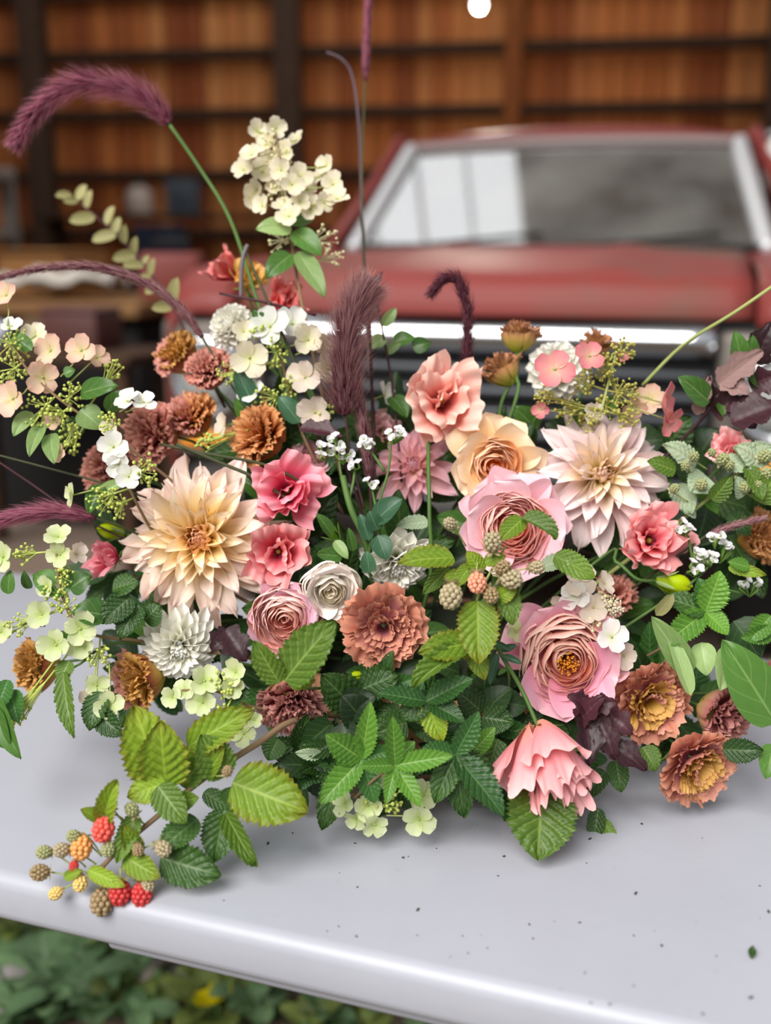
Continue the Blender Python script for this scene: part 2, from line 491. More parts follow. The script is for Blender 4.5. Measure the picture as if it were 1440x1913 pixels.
gl = m.n('ShaderNodeBsdfGlossy'); gl.inputs['Roughness'].default_value = .06; tp = m.n('ShaderNodeBsdfTransparent'); tp.inputs[0].default_value = (.8, .84, .82, 1)
lw = m.n('ShaderNodeLayerWeight'); lw.inputs[0].default_value = .5
mx = m.n('ShaderNodeMixShader'); m.l(m.math('ADD', m.math('MULTIPLY', lw.outputs['Fresnel'], .8), .50, True), mx.inputs[0]); m.l(tp.outputs[0], mx.inputs[1]); m.l(gl.outputs[0], mx.inputs[2])
df = m.n('ShaderNodeBsdfDiffuse'); df.inputs[0].default_value = (.62, .62, .58, 1); mx2 = m.n('ShaderNodeMixShader'); m.l(m.ramp(m.noise(3, 4, m.coord()), [(.3, (.05, .05, .05, 1)), (.75, (.22, .22, .22, 1))]), mx2.inputs[0]); m.l(mx.outputs[0], mx2.inputs[1]); m.l(df.outputs[0], mx2.inputs[2]); m.l(mx2.outputs[0], m.out.inputs[0])  # grey diffuse film brightens the glass, standing in for reflected surroundings
M_GLASS = m.m
m = NT('lamp_glass'); m.set('9a9d9a', .25, 0, .5); M_LENS = m.m

def tpart(name, b, mat, bevel=0, solid=0, parent=None, smooth=True, label=None):
    return put(name, b.mesh(name, mat, smooth, bevel, solid), parent or truck, TR, label)
# hood: nose drops in front
hp = [(0.0, 1.058), (.005, 1.09), (.025, 1.135), (.07, 1.158), (.25, 1.172), (.6, 1.198), (1.0, 1.213), (1.18, 1.218)]
def hoodf(u, v):
    k = v * (len(hp) - 1); i = min(int(k), len(hp) - 2); t = k - i
    y = hp[i][0] + (hp[i + 1][0] - hp[i][0]) * t; z = hp[i][1] + (hp[i + 1][1] - hp[i][1]) * t
    x = (u - .5) * 2
    return (x * (.70 - .02 * v), y + .05 * x * x * (1 - min(1, y)), z + (.018 * (1 - x * x) + .012 * math.exp(-((abs(x) - .45) / .08) ** 2)) * min(1, y * 6))
b = MB(); b.grid(24, 28, hoodf); tpart('hood', b, M_REDW, 0, .02)
# fenders and door sides, lofted from front to back with wheel arches
def side(name, s, y0, y1, ztop, arch, mat, xin, xout, zlow=.5, n=26):
    def fn(u, v):
        y = y0 + (y1 - y0) * v
        zt = ztop(y); lo = zlow
        if arch:
            d = abs(y - arch[0])
            if d < arch[1]: lo = max(lo, .36 + math.sqrt(arch[1] ** 2 - d * d))
        pr = [(xin, zt), ((xin + xout) / 2, zt + .006), (xout - .06, zt - .01), (xout - .015, zt - .05), (xout, zt - .13), (xout, (zt + lo) / 2), (xout - .01, lo)]
        k = u * 6; i = min(int(k), 5); t = k - i
        x = pr[i][0] + (pr[i + 1][0] - pr[i][0]) * t; z = pr[i][1] + (pr[i + 1][1] - pr[i][1]) * t
        if v < .12 and y0 < .1: x -= .05 * (1 - v / .12) ** 2 * (x - xin) / (xout - xin); 
        return (s * x, y, max(z, lo))
    b = MB(); b.grid(12, n, fn); return tpart(name, b, mat, 0, .015)
ft = lambda y: 1.05 + .125 * min(1, max(0, y) * 6) ** .6 + .03 * y
for s in (-1, 1):
    side('front_fender', s, .0, 1.2, ft, (.62, .43), M_RED, .705, .96)
    side('cab_side', s, 1.215, 2.72, lambda y: 1.20, None, M_RED, .72, .95, .45)
    side('bed_side', s, 2.78, 5.0, lambda y: 1.22, (3.75, .43), M_RED, .72, .95, .5)
b = MB(); b.box((0, 3.89, .62), (1.6, 2.2, .05)); b.box((0, 2.80, .92), (1.8, .04, .6)); b.box((0, 4.98, .9), (1.8, .04, .6)); tpart('bed', b, M_RED)
# front end
b = MB(); b.box((0, .10, .80), (1.84, .08, .5)); tpart('front_panel', b, M_DGRILLE, .01)
b = MB(); b.grid(20, 10, lambda u, v: ((u - .5) * 1.22, .035 - .045 * math.sin(v * PI), .955 + .10 * v)); tpart('grille_header', b, M_CHROME, 0, .01)
for k in range(6):
    b = MB(); b.box((0, .04, .915 - k * .058), (1.2, .03, .018)); tpart('grille_slat', b, M_GRILLE, .004)
for s in (-1, 1):
    b = MB(); b.box((s * .775, .035, .83), (.31, .05, .40)); bz = tpart('headlight_bezel', b, M_BEZEL, .02)
    R_ = Matrix.Translation((s * .775, .01, .87)) @ Matrix.Rotation(PI / 2, 4, 'X')
    b = MB(); b.lathe([(.118, 0), (.118, .03), (.095, .035), (.09, .01)], 28, R_); tpart('headlight_ring', b, M_CHROME, 0, 0, bz)
    b = MB(); b.lathe([(.094, .012), (.08, .03), (.045, .045), (.001, .05)], 28, R_); tpart('headlight_lens', b, M_LENS, 0, 0, bz)
    b = MB(); b.box((s * .775, .02, .685), (.22, .03, .06)); tpart('indicator', b, plain('amber', 'd98a2c', .3), .01, 0, bz)
b = MB(); b.grid(20, 8, lambda u, v: ((u - .5) * 1.9, -.02 - .05 * math.sin(v * PI) + .12 * (2 * u - 1) ** 4, .44 + .18 * v)); tpart('bumper', b, plain('bumper_dark', '2c2826', .6), 0, .012)
# wheels
for s in (-1, 1):
    for y in (.62, 3.75):
        R_ = Matrix.Translation((s * .80, y, .36)) @ Matrix.Rotation(s * PI / 2, 4, 'Y')
        b = MB(); b.lathe([(.21, -.1), (.34, -.1), (.36, -.07), (.36, .07), (.34, .1), (.21, .1)], 32, R_); wh = tpart('wheel', b, M_BLACK)
        b = MB(); b.lathe([(.21, .06), (.17, .03), (.09, .04), (.085, .09), (.001, .10)], 24, R_); tpart('hub_cap', b, M_CHROME, 0, 0, wh)
# cab: windscreen frame, roof, back
WBASE = (.80, 1.20, 1.205); WTOP = (.665, 1.66, 1.638)
def wsf(u, v, off=0, gx=1.0):
    x = (u - .5) * 2; xb = WBASE[0] + (WTOP[0] - WBASE[0]) * v
    y = WBASE[1] + (WTOP[1] - WBASE[1]) * v + .10 * x * x * (1 - .3 * v); z = WBASE[2] + (WTOP[2] - WBASE[2]) * v - .012 * x * x * v
    return (x * xb * gx, y - off, z + off * .8)
b = MB(); b.grid(24, 12, lambda u, v: wsf(.035 + u * .93, .06 + v * .86)); tpart('windshield', b, M_GLASS)
def strip(uv0, uv1, wdt, n=18):
    pts = []
    for i in range(n + 1):
        t = i / n; u = uv0[0] + (uv1[0] - uv0[0]) * t; v = uv0[1] + (uv1[1] - uv0[1]) * t
        pts.append(wsf(u, v, .004))
    return pts
for u_ in (.018, .982):
    b = MB(); b.tube(strip((u_, .0), (u_, .97), 0), .034, 8); tpart('windshield_pillar', b, M_TRIM)
b = MB(); b.tube(strip((.0, .965), (1, .965), 0), .024, 8); tpart('windshield_header', b, plain('header_grey', '8a7c7a', .5, .2))
b = MB(); b.tube(strip((.0, .03), (1, .03), 0), .02, 8); tpart('windshield_gasket', b, M_BLACK)
b = MB(); b.box((0, 1.27, 1.185), (1.56, .2, .03)); tpart('cowl', b, M_RED, .01)
def rooff(u, v):
    x = (u - .5) * 2; y = 1.63 + .10 * x * x * (1 - v) + 1.06 * v
    z = 1.648 + .055 * (1 - abs(x) ** 3) * (math.sin(min(1, v * 2.5) * PI / 2)) - .02 * max(0, v - .7) * 3 + .02 * (1 - x * x) * (1 - v)
    return (x * (.70 + .02 * math.sin(v * PI)), y, z)
b = MB(); b.grid(24, 16, rooff); tpart('cab_roof', b, M_RED, 0, .03)
for s in (-1, 1):
    b = MB(); b.tube([(s * .70, 1.75, 1.66), (s * .80, 1.62, 1.45), (s * .90, 1.34, 1.2)], .03, 6); tpart('cab_pillar', b, M_RED)
    b = MB(); b.tube([(s * .70, 2.66, 1.66), (s * .86, 2.70, 1.2)], .05, 6); tpart('cab_pillar', b, M_RED)
b = MB(); b.box((0, 2.71, .9), (1.76, .05, .7)); b.box((0, 2.69, 1.25), (1.7, .05, .12)); b.box((0, 2.69, 1.63), (1.45, .05, .09)); b.box((-.72, 2.69, 1.45), (.2, .05, .45)); b.box((.72, 2.69, 1.45), (.2, .05, .45)); tpart('cab_back', b, M_RED, .008)
b = MB(); b.box((0, 2.69, 1.45), (1.3, .008, .34)); tpart('rear_window', b, M_GLASS)
for s in (-1, 1):
    b = MB(); b.grid(6, 4, lambda u, v: (s * (.90 - .17 * v), 1.42 + .33 * v + u * (1.2 - .3 * v), 1.2 + .45 * v)); tpart('side_window', b, M_GLASS)
b = MB(); b.grid(16, 8, lambda u, v: ((u - .5) * 1.5, 1.32 + .34 * v, 1.165 + .05 * math.sin(v * 3) - .12 * v ** 4)); b.box((0, 1.64, .95), (1.5, .04, .3)); tpart('dashboard', b, M_CABIN)
b = MB(); b.box((0, 1.85, .5), (1.6, 1.5, .04)); tpart('cabin_floor', b, M_CABIN)
b = MB(); b.box((0, 2.3, .78), (1.4, .5, .2)); b.box((0, 2.52, 1.08), (1.4, .14, .55)); tpart('bench_seat', b, M_SEAT, .05)
swc = Vector((.38, 1.80, 1.2)); b = MB(); ring = []
for k in range(25):
    a = 2 * PI * k / 24; ring.append(swc + Vector((.2 * math.cos(a), -.10 * math.sin(a) * -1, .17 * math.sin(a))))
b.tube(ring, .014, 6); b.tube([swc, swc + Vector((0, -.2, -.1))], .02, 6); b.tube([ring[0], ring[12]], .012, 6); tpart('steering_wheel', b, M_BLACK)
for x0, x1 in ((-.52, -.02), (.12, .6)):
    b = MB(); b.tube([wsf(.5 + x0 / 1.56, .02, .02), wsf(.5 + x1 / 1.56, .11, .03)], .008, 5); tpart('wiper', b, M_BLACK)
# door mirror on its arms, screen right
b = MB(); b.lathe([(.001, -.02), (.05, -.02), (.062, -.01), (.065, .01), (.055, .02), (.001, .022)], 20, Matrix.Translation((.83, 1.70, 1.53)) @ Matrix.Rotation(PI / 2, 4, 'X') @ Matrix.Diagonal((1.5, 2.0, 1.6, 1))); mr = tpart('door_mirror', b, plain('mirror_shell', 'd6d4d0', .4))
b = MB(); b.tube([(.91, 1.60, 1.20), (.90, 1.66, 1.3), (.84, 1.73, 1.47)], .01, 6); b.tube([(.72, 1.80, 1.63), (.79, 1.76, 1.66), (.84, 1.73, 1.62)], .01, 6); tpart('mirror_arm', b, M_TRIM, 0, 0, mr)
# ================================================================== BARN CLUTTER on the left
def cylp(r, h, extra=()): return [(0.001, 0), (r, 0), (r, h)] + list(extra) + [(.001, h)]
def at_z(px, z, d):
    """point of height z straight above the plane at view depth d under a pixel column"""
    y = (d - (1.25 - z) * math.sin(PITCH)) / math.cos(PITCH)
    return Vector(((px - 720) / F * d, y, z))
M_BENCHTOP = plain('bench_top_wood', '6b4a30', .8, 0, .2, 0, '8b6844', 6)
M_BENCHSHADE = plain('bench_shade', '0f0d0c', .9)
bc = at_z(-60, 0, 5.0); bw = thing('workbench', bc, 'dark wooden workbench with cluttered top at left of the red truck', 'workbench', None, TA)
BM_ = Matrix.Translation(bc) @ Matrix.Rotation(TA, 4, 'Z')
b = MB(); b.box((-.15, .35, .97), (2.3, .8, .06)); put('bench_top', b.mesh('bench_top', M_BENCHTOP, True, .008), bw, BM_)
b = MB(); b.box((-.15, .38, .48), (2.2, .7, .94)); put('underbench_shade', b.mesh('underbench_shade', M_BENCHSHADE, True, .01), bw, BM_)  # black block standing in for the deep shade beneath the bench top
def onb(x, y): return BM_ @ Vector((x, y, 1.0))
b = MB(); b.box((0, 0, .10), (.42, .30, .20)); b.box((0, -.02, .205), (.44, .33, .012)); put('cardboard_box', b.mesh('cardboard_box', plain('cardboard', '9a6f45', .85, 0, .1, 0, '845c38', 5), True, .006), None, Matrix.Translation(onb(.2, .52)) @ Matrix.Rotation(-.5, 4, 'Z'), 'brown cardboard box on the workbench behind the purple grass', 'box')
b = MB(); b.grid(14, 10, lambda u, v: ((u - .5) * .85, (v - .5) * .28, .075 + .03 * math.sin(u * 9) * math.sin(v * 5) + .02 * math.sin(u * 23 + v * 9) ))
put('folded_sheet', b.mesh('folded_sheet', plain('sheet_cloth', 'b9b2a8', .9), True, 0, .02), None, Matrix.Translation(onb(.35, .11)) @ Matrix.Rotation(-.1, 4, 'Z'), 'pale grey cloth lying along the workbench front edge', 'cloth')
# pale metal shelf frame standing on the bench, far left
M_FRAME = plain('frame_grey', '77706a', .6, .1, .4, 0, '5d5650', 7)
fr = thing('metal_rack', onb(-.62, .5), 'grey metal rack standing on the far left end of workbench', 'rack')
FM = Matrix.Translation(onb(-.50, .5)) @ Matrix.Rotation(TA, 4, 'Z')
b = MB(); b.box((0, 0, .3), (.075, .03, .60)); um = b.mesh('upright', M_FRAME, True, .004)
for x in (-.3, .34):
    for y in (0, .2): put('upright', um, fr, FM @ Matrix.Translation((x, y, 0)))
for z in (.03, .28, .56):
    b = MB(); b.box((.02, .1, z), (.72, .25, .05)); put('shelf_board', b.mesh('shelf_board', M_FRAME, True, .004), fr, FM)
def jug(name, label, px, z, d, r, h, col, cat, rough=.4, group=None):
    b = MB(); b.lathe([(.001, 0), (r * .9, 0), (r, .02), (r, h * .65), (r * .8, h * .8), (r * .35, h * .88), (r * .35, h), (.001, h)], 20)
    p = at_z(px, z, d); t = thing(name, p, label, cat, group)
    put('body', b.mesh('body', plain(name + '_plastic', col, rough)), t, Matrix.Translation(p))
    b = MB(); b.lathe([(.001, h + .02), (r * .4, h + .02), (r * .42, h), (r * .42, h - .02)], 14); put('cap', b.mesh('cap', M_BLACK), t, Matrix.Translation(p))
# low shelf along the back wall with odds and ends
sp = at_z(330, 0, 8.2); sh = thing('storage_shelf', sp, 'dark wooden shelf against the plank wall behind the grass stem', 'shelf', None, WA)
SM = Matrix.Translation(sp) @ Matrix.Rotation(WA, 4, 'Z')
for z in (.5, 1.0, 1.42):
    b = MB(); b.box((0, .1, z), (1.9, .4, .035)); put('shelf_board', b.mesh('shelf_board', M_DARKWOOD, True, .004), sh, SM)
b = MB(); b.box((0, .1, .72), (.05, .38, 1.44)); um = b.mesh('shelf_side', M_DARKWOOD, True, .004)
for x in (-.93, .93): put('shelf_side', um, sh, SM @ Matrix.Translation((x, 0, 0)))
jug('plastic_jug', 'round white plastic jug on the shelf behind the arching grass', 262, 1.4375, 8.15, .10, .24, 'b7a79a', 'jug')
b = MB(); b.box((0, 0, .13), (.24, .2, .26)); b.box((0, -.103, .16), (.12, .008, .12))
put('toolbox', b.mesh('toolbox', plain('toolbox_grey', '4b5258', .6, 0, .3, 0, '39424e', 5), True, .01), None, Matrix.Translation(at_z(345, 1.4375, 8.2)), 'grey blue box on the shelf right of the white jug', 'box')
b = MB(); b.grid(10, 14, lambda u, v: ((u - .5) * (.34 + .1 * v), .05 * math.sin(u * 8) + .02 * math.sin(v * 5), -v * .75))
put('navy_cloth', b.mesh('navy_cloth', plain('denim', '232a3c', .9), True, 0, .03), None, Matrix.Translation(at_z(300, 1.36, 7.75)), 'dark navy cloth hanging from the shelf below the jug', 'cloth')
# trestle with odds and ends in front of the bench
tp0 = at_z(120, 0, 4.35); TZ = Matrix.Translation(tp0) @ Matrix.Rotation(TA, 4, 'Z')
tt = thing('trestle_table', tp0, 'low dark trestle table in front of the workbench at left', 'table', None, TA)
b = MB(); b.box((0, 0, .83), (.95, .4, .04)); put('table_top', b.mesh('table_top', M_DARKWOOD, True, .005), tt, TZ)
b = MB(); b.box((0, 0, .405), (.05, .05, .81)); um = b.mesh('leg', M_DARKWOOD, True, .004)
for x in (-.42, .42):
    for y in (-.15, .15): put('leg', um, tt, TZ @ Matrix.Translation((x, y, 0)))
def ontt(x, y): return TZ @ Matrix.Translation((x, y, .851))
b = MB(); b.box((0, 0, .07), (.24, .18, .14)); b.box((0, 0, .148), (.25, .19, .016)); put('tin_box', b.mesh('tin_box', plain('tin_red', '4e2c28', .6), True, .008), None, ontt(.16, 0), 'faded red tin box on the trestle behind the blush florets', 'box')
b = MB(); b.ball((0, 0, .05), .05, 10, 14); b.lathe([(.02, 0), (.022, .006), (.012, .012)], 12); put('glass_float', b.mesh('glass_float', plain('float_white', 'c4c8d0', .25)), None, ontt(-.19, -.05), 'pale round ball on the trestle near the left picture edge', 'ball')
b = MB(); b.lathe([(.001, 0), (.07, 0), (.085, .05), (.08, .11), (.074, .11), (.078, .05), (.001, .01)], 18); put('basket', b.mesh('basket', plain('wicker', '5a4632', .85)), None, ontt(-.03, .02), 'small brown basket between ball and red tin box', 'basket')
# red gas can and round lamp lower left
gp = BM_ @ Vector((.98, .28, 1.0))
t = thing('gas_can', gp, 'dull red metal can at the right end of the workbench', 'can')
b = MB(); b.box((0, 0, .1), (.26, .16, .2)); put('body', b.mesh('body', plain('can_red', '7e3b34', .55), True, .02), t, Matrix.Translation(gp))
b = MB(); b.tube([(-.08, 0, .2), (-.07, 0, .25), (.07, 0, .25), (.08, 0, .2)], .012, 6); put('handle', b.mesh('handle', M_BLACK), t, Matrix.Translation(gp))
# bulb on its cord
bp = P(895, 8, 5.6); t = thing('hanging_bulb', bp, 'small glowing white bulb hanging on a cord from the roof', 'lamp')
m = NT('bulb_glow'); m.set('ffffff', .3); m.b.inputs['Emission Color'].default_value = (1, .93, .86, 1); m.b.inputs['Emission Strength'].default_value = 9; 
b = MB(); b.ball((0, 0, 0), .03, 10, 14, (1, 1, 1.15)); put('bulb_globe', b.mesh('bulb_globe', m.m), t, Matrix.Translation(bp))
ld = bpy.data.lights.new('bulb_light', 'POINT'); ld.energy = 32; ld.color = (1, .88, .74); ld.shadow_soft_size = .04
put('bulb_light', ld, t, Matrix.Translation(bp - Vector((0, 0, .08))))
b = MB(); b.lathe([(.001, .09), (.016, .09), (.018, .03), (.012, .028)], 12); b.tube([(0, 0, .09), (0, 0, RZ - bp.z)], .003, 5); put('socket_and_cord', b.mesh('socket_and_cord', M_BLACK), t, Matrix.Translation(bp))
# ================================================================== FLOWER BUILDERS
BOWL = Vector((.055, 1.015, .75))
M_BOWL = plain('bowl_clay', 'b98a68', .6, 0, .3, 0, 'a87858', 9)
M_STEM = plain('stem_green', '5c7a3c', .6, 0, .3, 0, '3f5c2a', 30)
M_STEMD = plain('stem_dark', '4a4a2c', .6, 0, .3, 0, '38402a', 30)
M_STEMR = plain('stem_burgundy', '4e2b33', .6, 0, .3, 0, '3d2024', 30)
M_STEMB = plain('stem_brown', '7c5a48', .7, 0, .3, 0, '8b7a55', 30)
M_STEMY = plain('stem_light', '93a35a', .6, 0, .3, 0, 'a8ab6a', 30)
M_SEPAL = leaf_mat('sepal_green', '5d8a3a', '86a94a', 'a9c46a', '9ab070', 2, 1, .2, .5)
def dsurf(px, py):
    t = (py - 600) / 900
    return 1.055 - .145 * max(-.35, min(1.15, t)) + .07 * ((px - 760) / 700) ** 2

def sink(i=0):
    a = random.uniform(0, 2 * PI); r = random.uniform(0, .075)
    return BOWL + Vector((r * math.cos(a), r * math.sin(a), random.uniform(.02, .05)))

def stem_to_bowl(parent, start, direction, r=.0017, mat=None, name='stem', end=None, reach=.06):
    end = end or sink()
    L = (end - start).length
    pts = bez(start, start + Vector(direction).normalized() * min(reach, L * .4), end + (start - end) * .25 + Vector((0, 0, .08)), end, 10)
    b = MB(); b.tube(pts, [r * (.8 + .4 * i / 10) for i in range(11)], 6)
    return put(name, b.mesh(name, mat or M_STEM), parent)

BLOOMS = []
def root(name, label, cat, group, loc):
    if cat in ('dahlia', 'rose', 'lisianthus'): BLOOMS.append((label, loc))
    return thing(name, loc, label, cat, group)

MC = {}
def cached(key, fn):
    if key not in MC: MC[key] = fn()
    return MC[key]

# ---------- large dinner-plate dahlia
DP = {
 'cream': petal_mat('dahlia_cream', [(0, 'f2cc5c'), (.36, 'fce4b0'), (.65, 'fdebd8'), (1, 'fbdcd4')], 'fdece4', 3, .5, transl=.22, rand=.12),
 'creammid': petal_mat('dahlia_cream_mid', [(0, 'eec256'), (.45, 'fbe4ae'), (1, 'fdecd8')], 'fcead8', 3, .5, transl=.22),
 'blushmid': petal_mat('dahlia_blush_mid', [(0, 'e8d068'), (.36, 'f6e4c4'), (1, 'f8e4e0')], 'faeeea', 3, .5, transl=.22),
 'creamin': petal_mat('dahlia_cream_inner', [(0, 'e0b04a'), (.5, 'f4d08c'), (1, 'ecbca4')], None, transl=.3),
 'blush': petal_mat('dahlia_blush', [(0, 'f0d878'), (.22, 'f6e2c6'), (.5, 'f4dcdc'), (1, 'f8e8e6')], 'faeeea', 3, .5, transl=.22, rand=.10),
 'blushin': petal_mat('dahlia_blush_inner', [(0, 'd8bc50'), (.5, 'ead2a0'), (1, 'e8c8bc')], None, transl=.3),
 'pinkd': petal_mat('dahlia_pink', [(0, 'ecc898'), (.3, 'efc6c0'), (.7, 'e9b9c2'), (1, 'f0ccd2')], None, transl=.33),
}
def dahlia_meshes(key, mo, mi, mm):
    def mk():
        A = [surf('petal', mo, 1, .165, lambda v: beta(v, .85, .85) * .97 + .03 * (1 - v), .35, .62, -.10, (-.75, .35, -.35, .1, -1.0)[s], .045, 1.1, 8, 10, s, sway=.16) for s in range(5)]
        B = [surf('petal', mm, 1, .15, lambda v: beta(v, .8, .75), .7, .6, .35, (-.6, .2, -.9)[s], .03, 1.2, 6, 9, 10 + s, sway=.12) for s in range(3)]
        C = [surf('petal', mi, 1, .16, lambda v: beta(v, .6, .5), 1.3, .3, .9, .3, 0, 1, 4, 6, 20 + s) for s in range(2)]
        return A, B, C
    return cached(key, mk)
def dahlia(name, label, group, px, py, d, Rpx, face, mats, n=105, roll=0, flat=1.0, back=.12, nin=34, minR=.0):
    c = P(px, py, d); R = Rpx * d / F; z = face_dir(*face)
    t = root(name, label, 'dahlia', group, c - z * R * .3)
    A, B, C = dahlia_meshes(mats, DP[mats], DP.get(mats + 'in', DP[mats]), DP.get(mats + 'mid', DP[mats]))
    M = frame(c - z * R * .12, z, roll)
    rr = random.Random(int(px * 7 + py))
    for i in range(n):
        q = (i + .5) / n
        phi = i * 2.39996 + rr.uniform(-.10, .10)
        if i < nin:
            k = i / nin
            th = .05 + .65 * k; s = R * (.18 + .15 * k); me = C[i % 2]; r0 = R * .14 * math.sqrt(k); z0 = R * (.10 - .06 * k)
            put('petal', me, t, M @ petal_M(phi, th, r0, z0, s, rr.uniform(-.2, .2), 1.15))
            continue
        k = (i - nin) / (n - nin)
        th = .70 + (.98 * k ** .8) * flat + rr.uniform(-.16, .16)
        s = R * (.40 + .62 * k ** .75) * rr.uniform(.88, 1.10)
        me = rr.choice(B if k < .42 else A)
        put('petal', me, t, M @ petal_M(phi, th, R * .10, R * (.06 - .16 * k), s, rr.uniform(-.5, .5), rr.uniform(.85, 1.2) * (1.15 - .1 * k)))
    stem_to_bowl(t, c - z * R * .2, -z, .0028)
    return t

# ---------- white ball dahlias
WP = petal_mat('white_dahlia', [(0, 'dfe0b4'), (.35, 'f2f0e2'), (1, 'f8f6f0')], None, transl=.18, rand=.06)
WPY = petal_mat('white_dahlia_heart', [(0, 'd9cf5a'), (.5, 'efeab8'), (1, 'f5f2dc')], None, transl=.3, rand=.06)
WPI = petal_mat('white_translucent', [(0, 'd8dcd0'), (.5, 'e6e6e2'), (1, 'ecebe8')], None, transl=.5, rand=.06)
def ball_dahlia(name, label, px, py, d, Rpx, face, n=90, pointed=False, heart=False, mat=None, roll=0, group='white dahlias', sparse=1.0):
    mo = mat or WP; key = ('wd', mo.name, pointed)
    def mk():
        if pointed:
            return [surf('petal', mo, 1, .20, lambda v: beta(v, .7, .5), .8, .2, .1, -.2, 0, 1, 6, 7, s, sway=.05) for s in range(3)]
        return [surf('petal', mo, 1, .27, lambda v: beta(v, .6, .33), .7, .1, .25, .0, .02, 1.5, 6, 7, s) for s in range(3)]
    O = cached(key, mk)
    I = cached('wdin' + str(heart), lambda: [surf('petal', WPY if heart else mo, 1, .24, lambda v: beta(v, .6, .4), 1.5, .1, .8, .3, 0, 1, 4, 6, 5)])
    c = P(px, py, d); R = Rpx * d / F; z = face_dir(*face)
    t = root(name, label, 'dahlia', group, c - z * R * .6)
    M = frame(c - z * R * .45, z, roll); rr = random.Random(int(px * 3 + py))
    for i in range(n):
        k = i / n; phi = i * 2.39996 + rr.uniform(-.08, .08)
        if k < .22:
            put('petal', I[0], t, M @ petal_M(phi, .1 + 2.2 * k, R * .22 * math.sqrt(k / .22), R * (.42 - .3 * k), R * (.26 + .35 * k), rr.uniform(-.2, .2)))
        else:
            q = (k - .22) / .78
            th = .6 + 1.25 * q + rr.uniform(-.09, .09)
            put('petal', rr.choice(O), t, M @ petal_M(phi, th, R * .18, R * (.36 - .36 * q), R * (.42 + (.46 if pointed else .36) * q ** .7) * rr.uniform(.94, 1.06), rr.uniform(-.2, .2)))
    stem_to_bowl(t, c - z * R * .5, -z, .0022)
    return t

# ---------- garden roses
def rose_mats(key, outer, inner, heart, edge=None):
    return (petal_mat('rose_guard_' + key, outer, edge, 5, .5, transl=.2, rand=.06, streak=.05), petal_mat('rose_inner_' + key, inner, edge, 8, .8, transl=.2, rand=.10, streak=.05), petal_mat('rose_heart_' + key, heart, edge, 8, .8, transl=.2, rand=.10, streak=.05))
RM = {
 'peach': rose_mats('peach', [(0, 'f6c080'), (.5, 'fadcb0'), (1, 'fbead0')], [(0, 'f4a866'), (.6, 'fac498'), (1, 'fcdabc')], [(0, 'f09a58'), (.6, 'f8b484'), (1, 'fccca8')], 'fde4cc'),
 'pink': rose_mats('pink', [(0, 'f4b8ac'), (.4, 'f4c2c6'), (1, 'f0c6d8')], [(0, 'f09e8c'), (.6, 'f6b8ae'), (1, 'fad2ca')], [(0, 'ec8e78'), (.6, 'f4aa9a'), (1, 'fac8bc')], 'fce0d8'),
 'deep': rose_mats('deep', [(0, 'e09aa2'), (.4, 'e4a0b4'), (1, 'e8acc4')], [(0, 'e8988e'), (.6, 'f6bab0'), (1, 'fbd4c8')], [(0, 'e07e6c'), (.6, 'f4b0a0'), (1, 'fbd0c0')], 'fde6da'),
 'blush': rose_mats('blush', [(0, 'eeb2b4'), (.5, 'e8b0c0'), (1, 'dfb0d2')], [(0, 'f2b2a6'), (.6, 'f6c4bc'), (1, 'f8d4d0')], [(0, 'f0a090'), (.6, 'f6bcae'), (1, 'fad4c6')], 'fce4dc'),
 'cream': rose_mats('cream', [(0, 'f6ecd8'), (.5, 'f9f2ea'), (1, 'faefea')], [(0, 'f6e8cc'), (.6, 'f9f0e0'), (1, 'fbf4ec')], [(0, 'f4e4c0'), (.6, 'f8ecd4'), (1, 'fbf4e8')]),
 'palepink': rose_mats('palepink', [(0, 'e6b4b4'), (.5, 'e9c2c4'), (1, 'ecccd0')], [(0, 'e0a8a8'), (.6, 'e8bcc0'), (1, 'eccad0')], [(0, 'dc9ca0'), (.6, 'e6b0b6'), (1, 'eac4ca')]),
}
M_STAMEN = plain('stamen_orange', 'c9701c', .7, 0, .2, 0, 'e09a34', 200)
M_STAMENC = plain('stamen_cream', 'e8dcc0', .7)
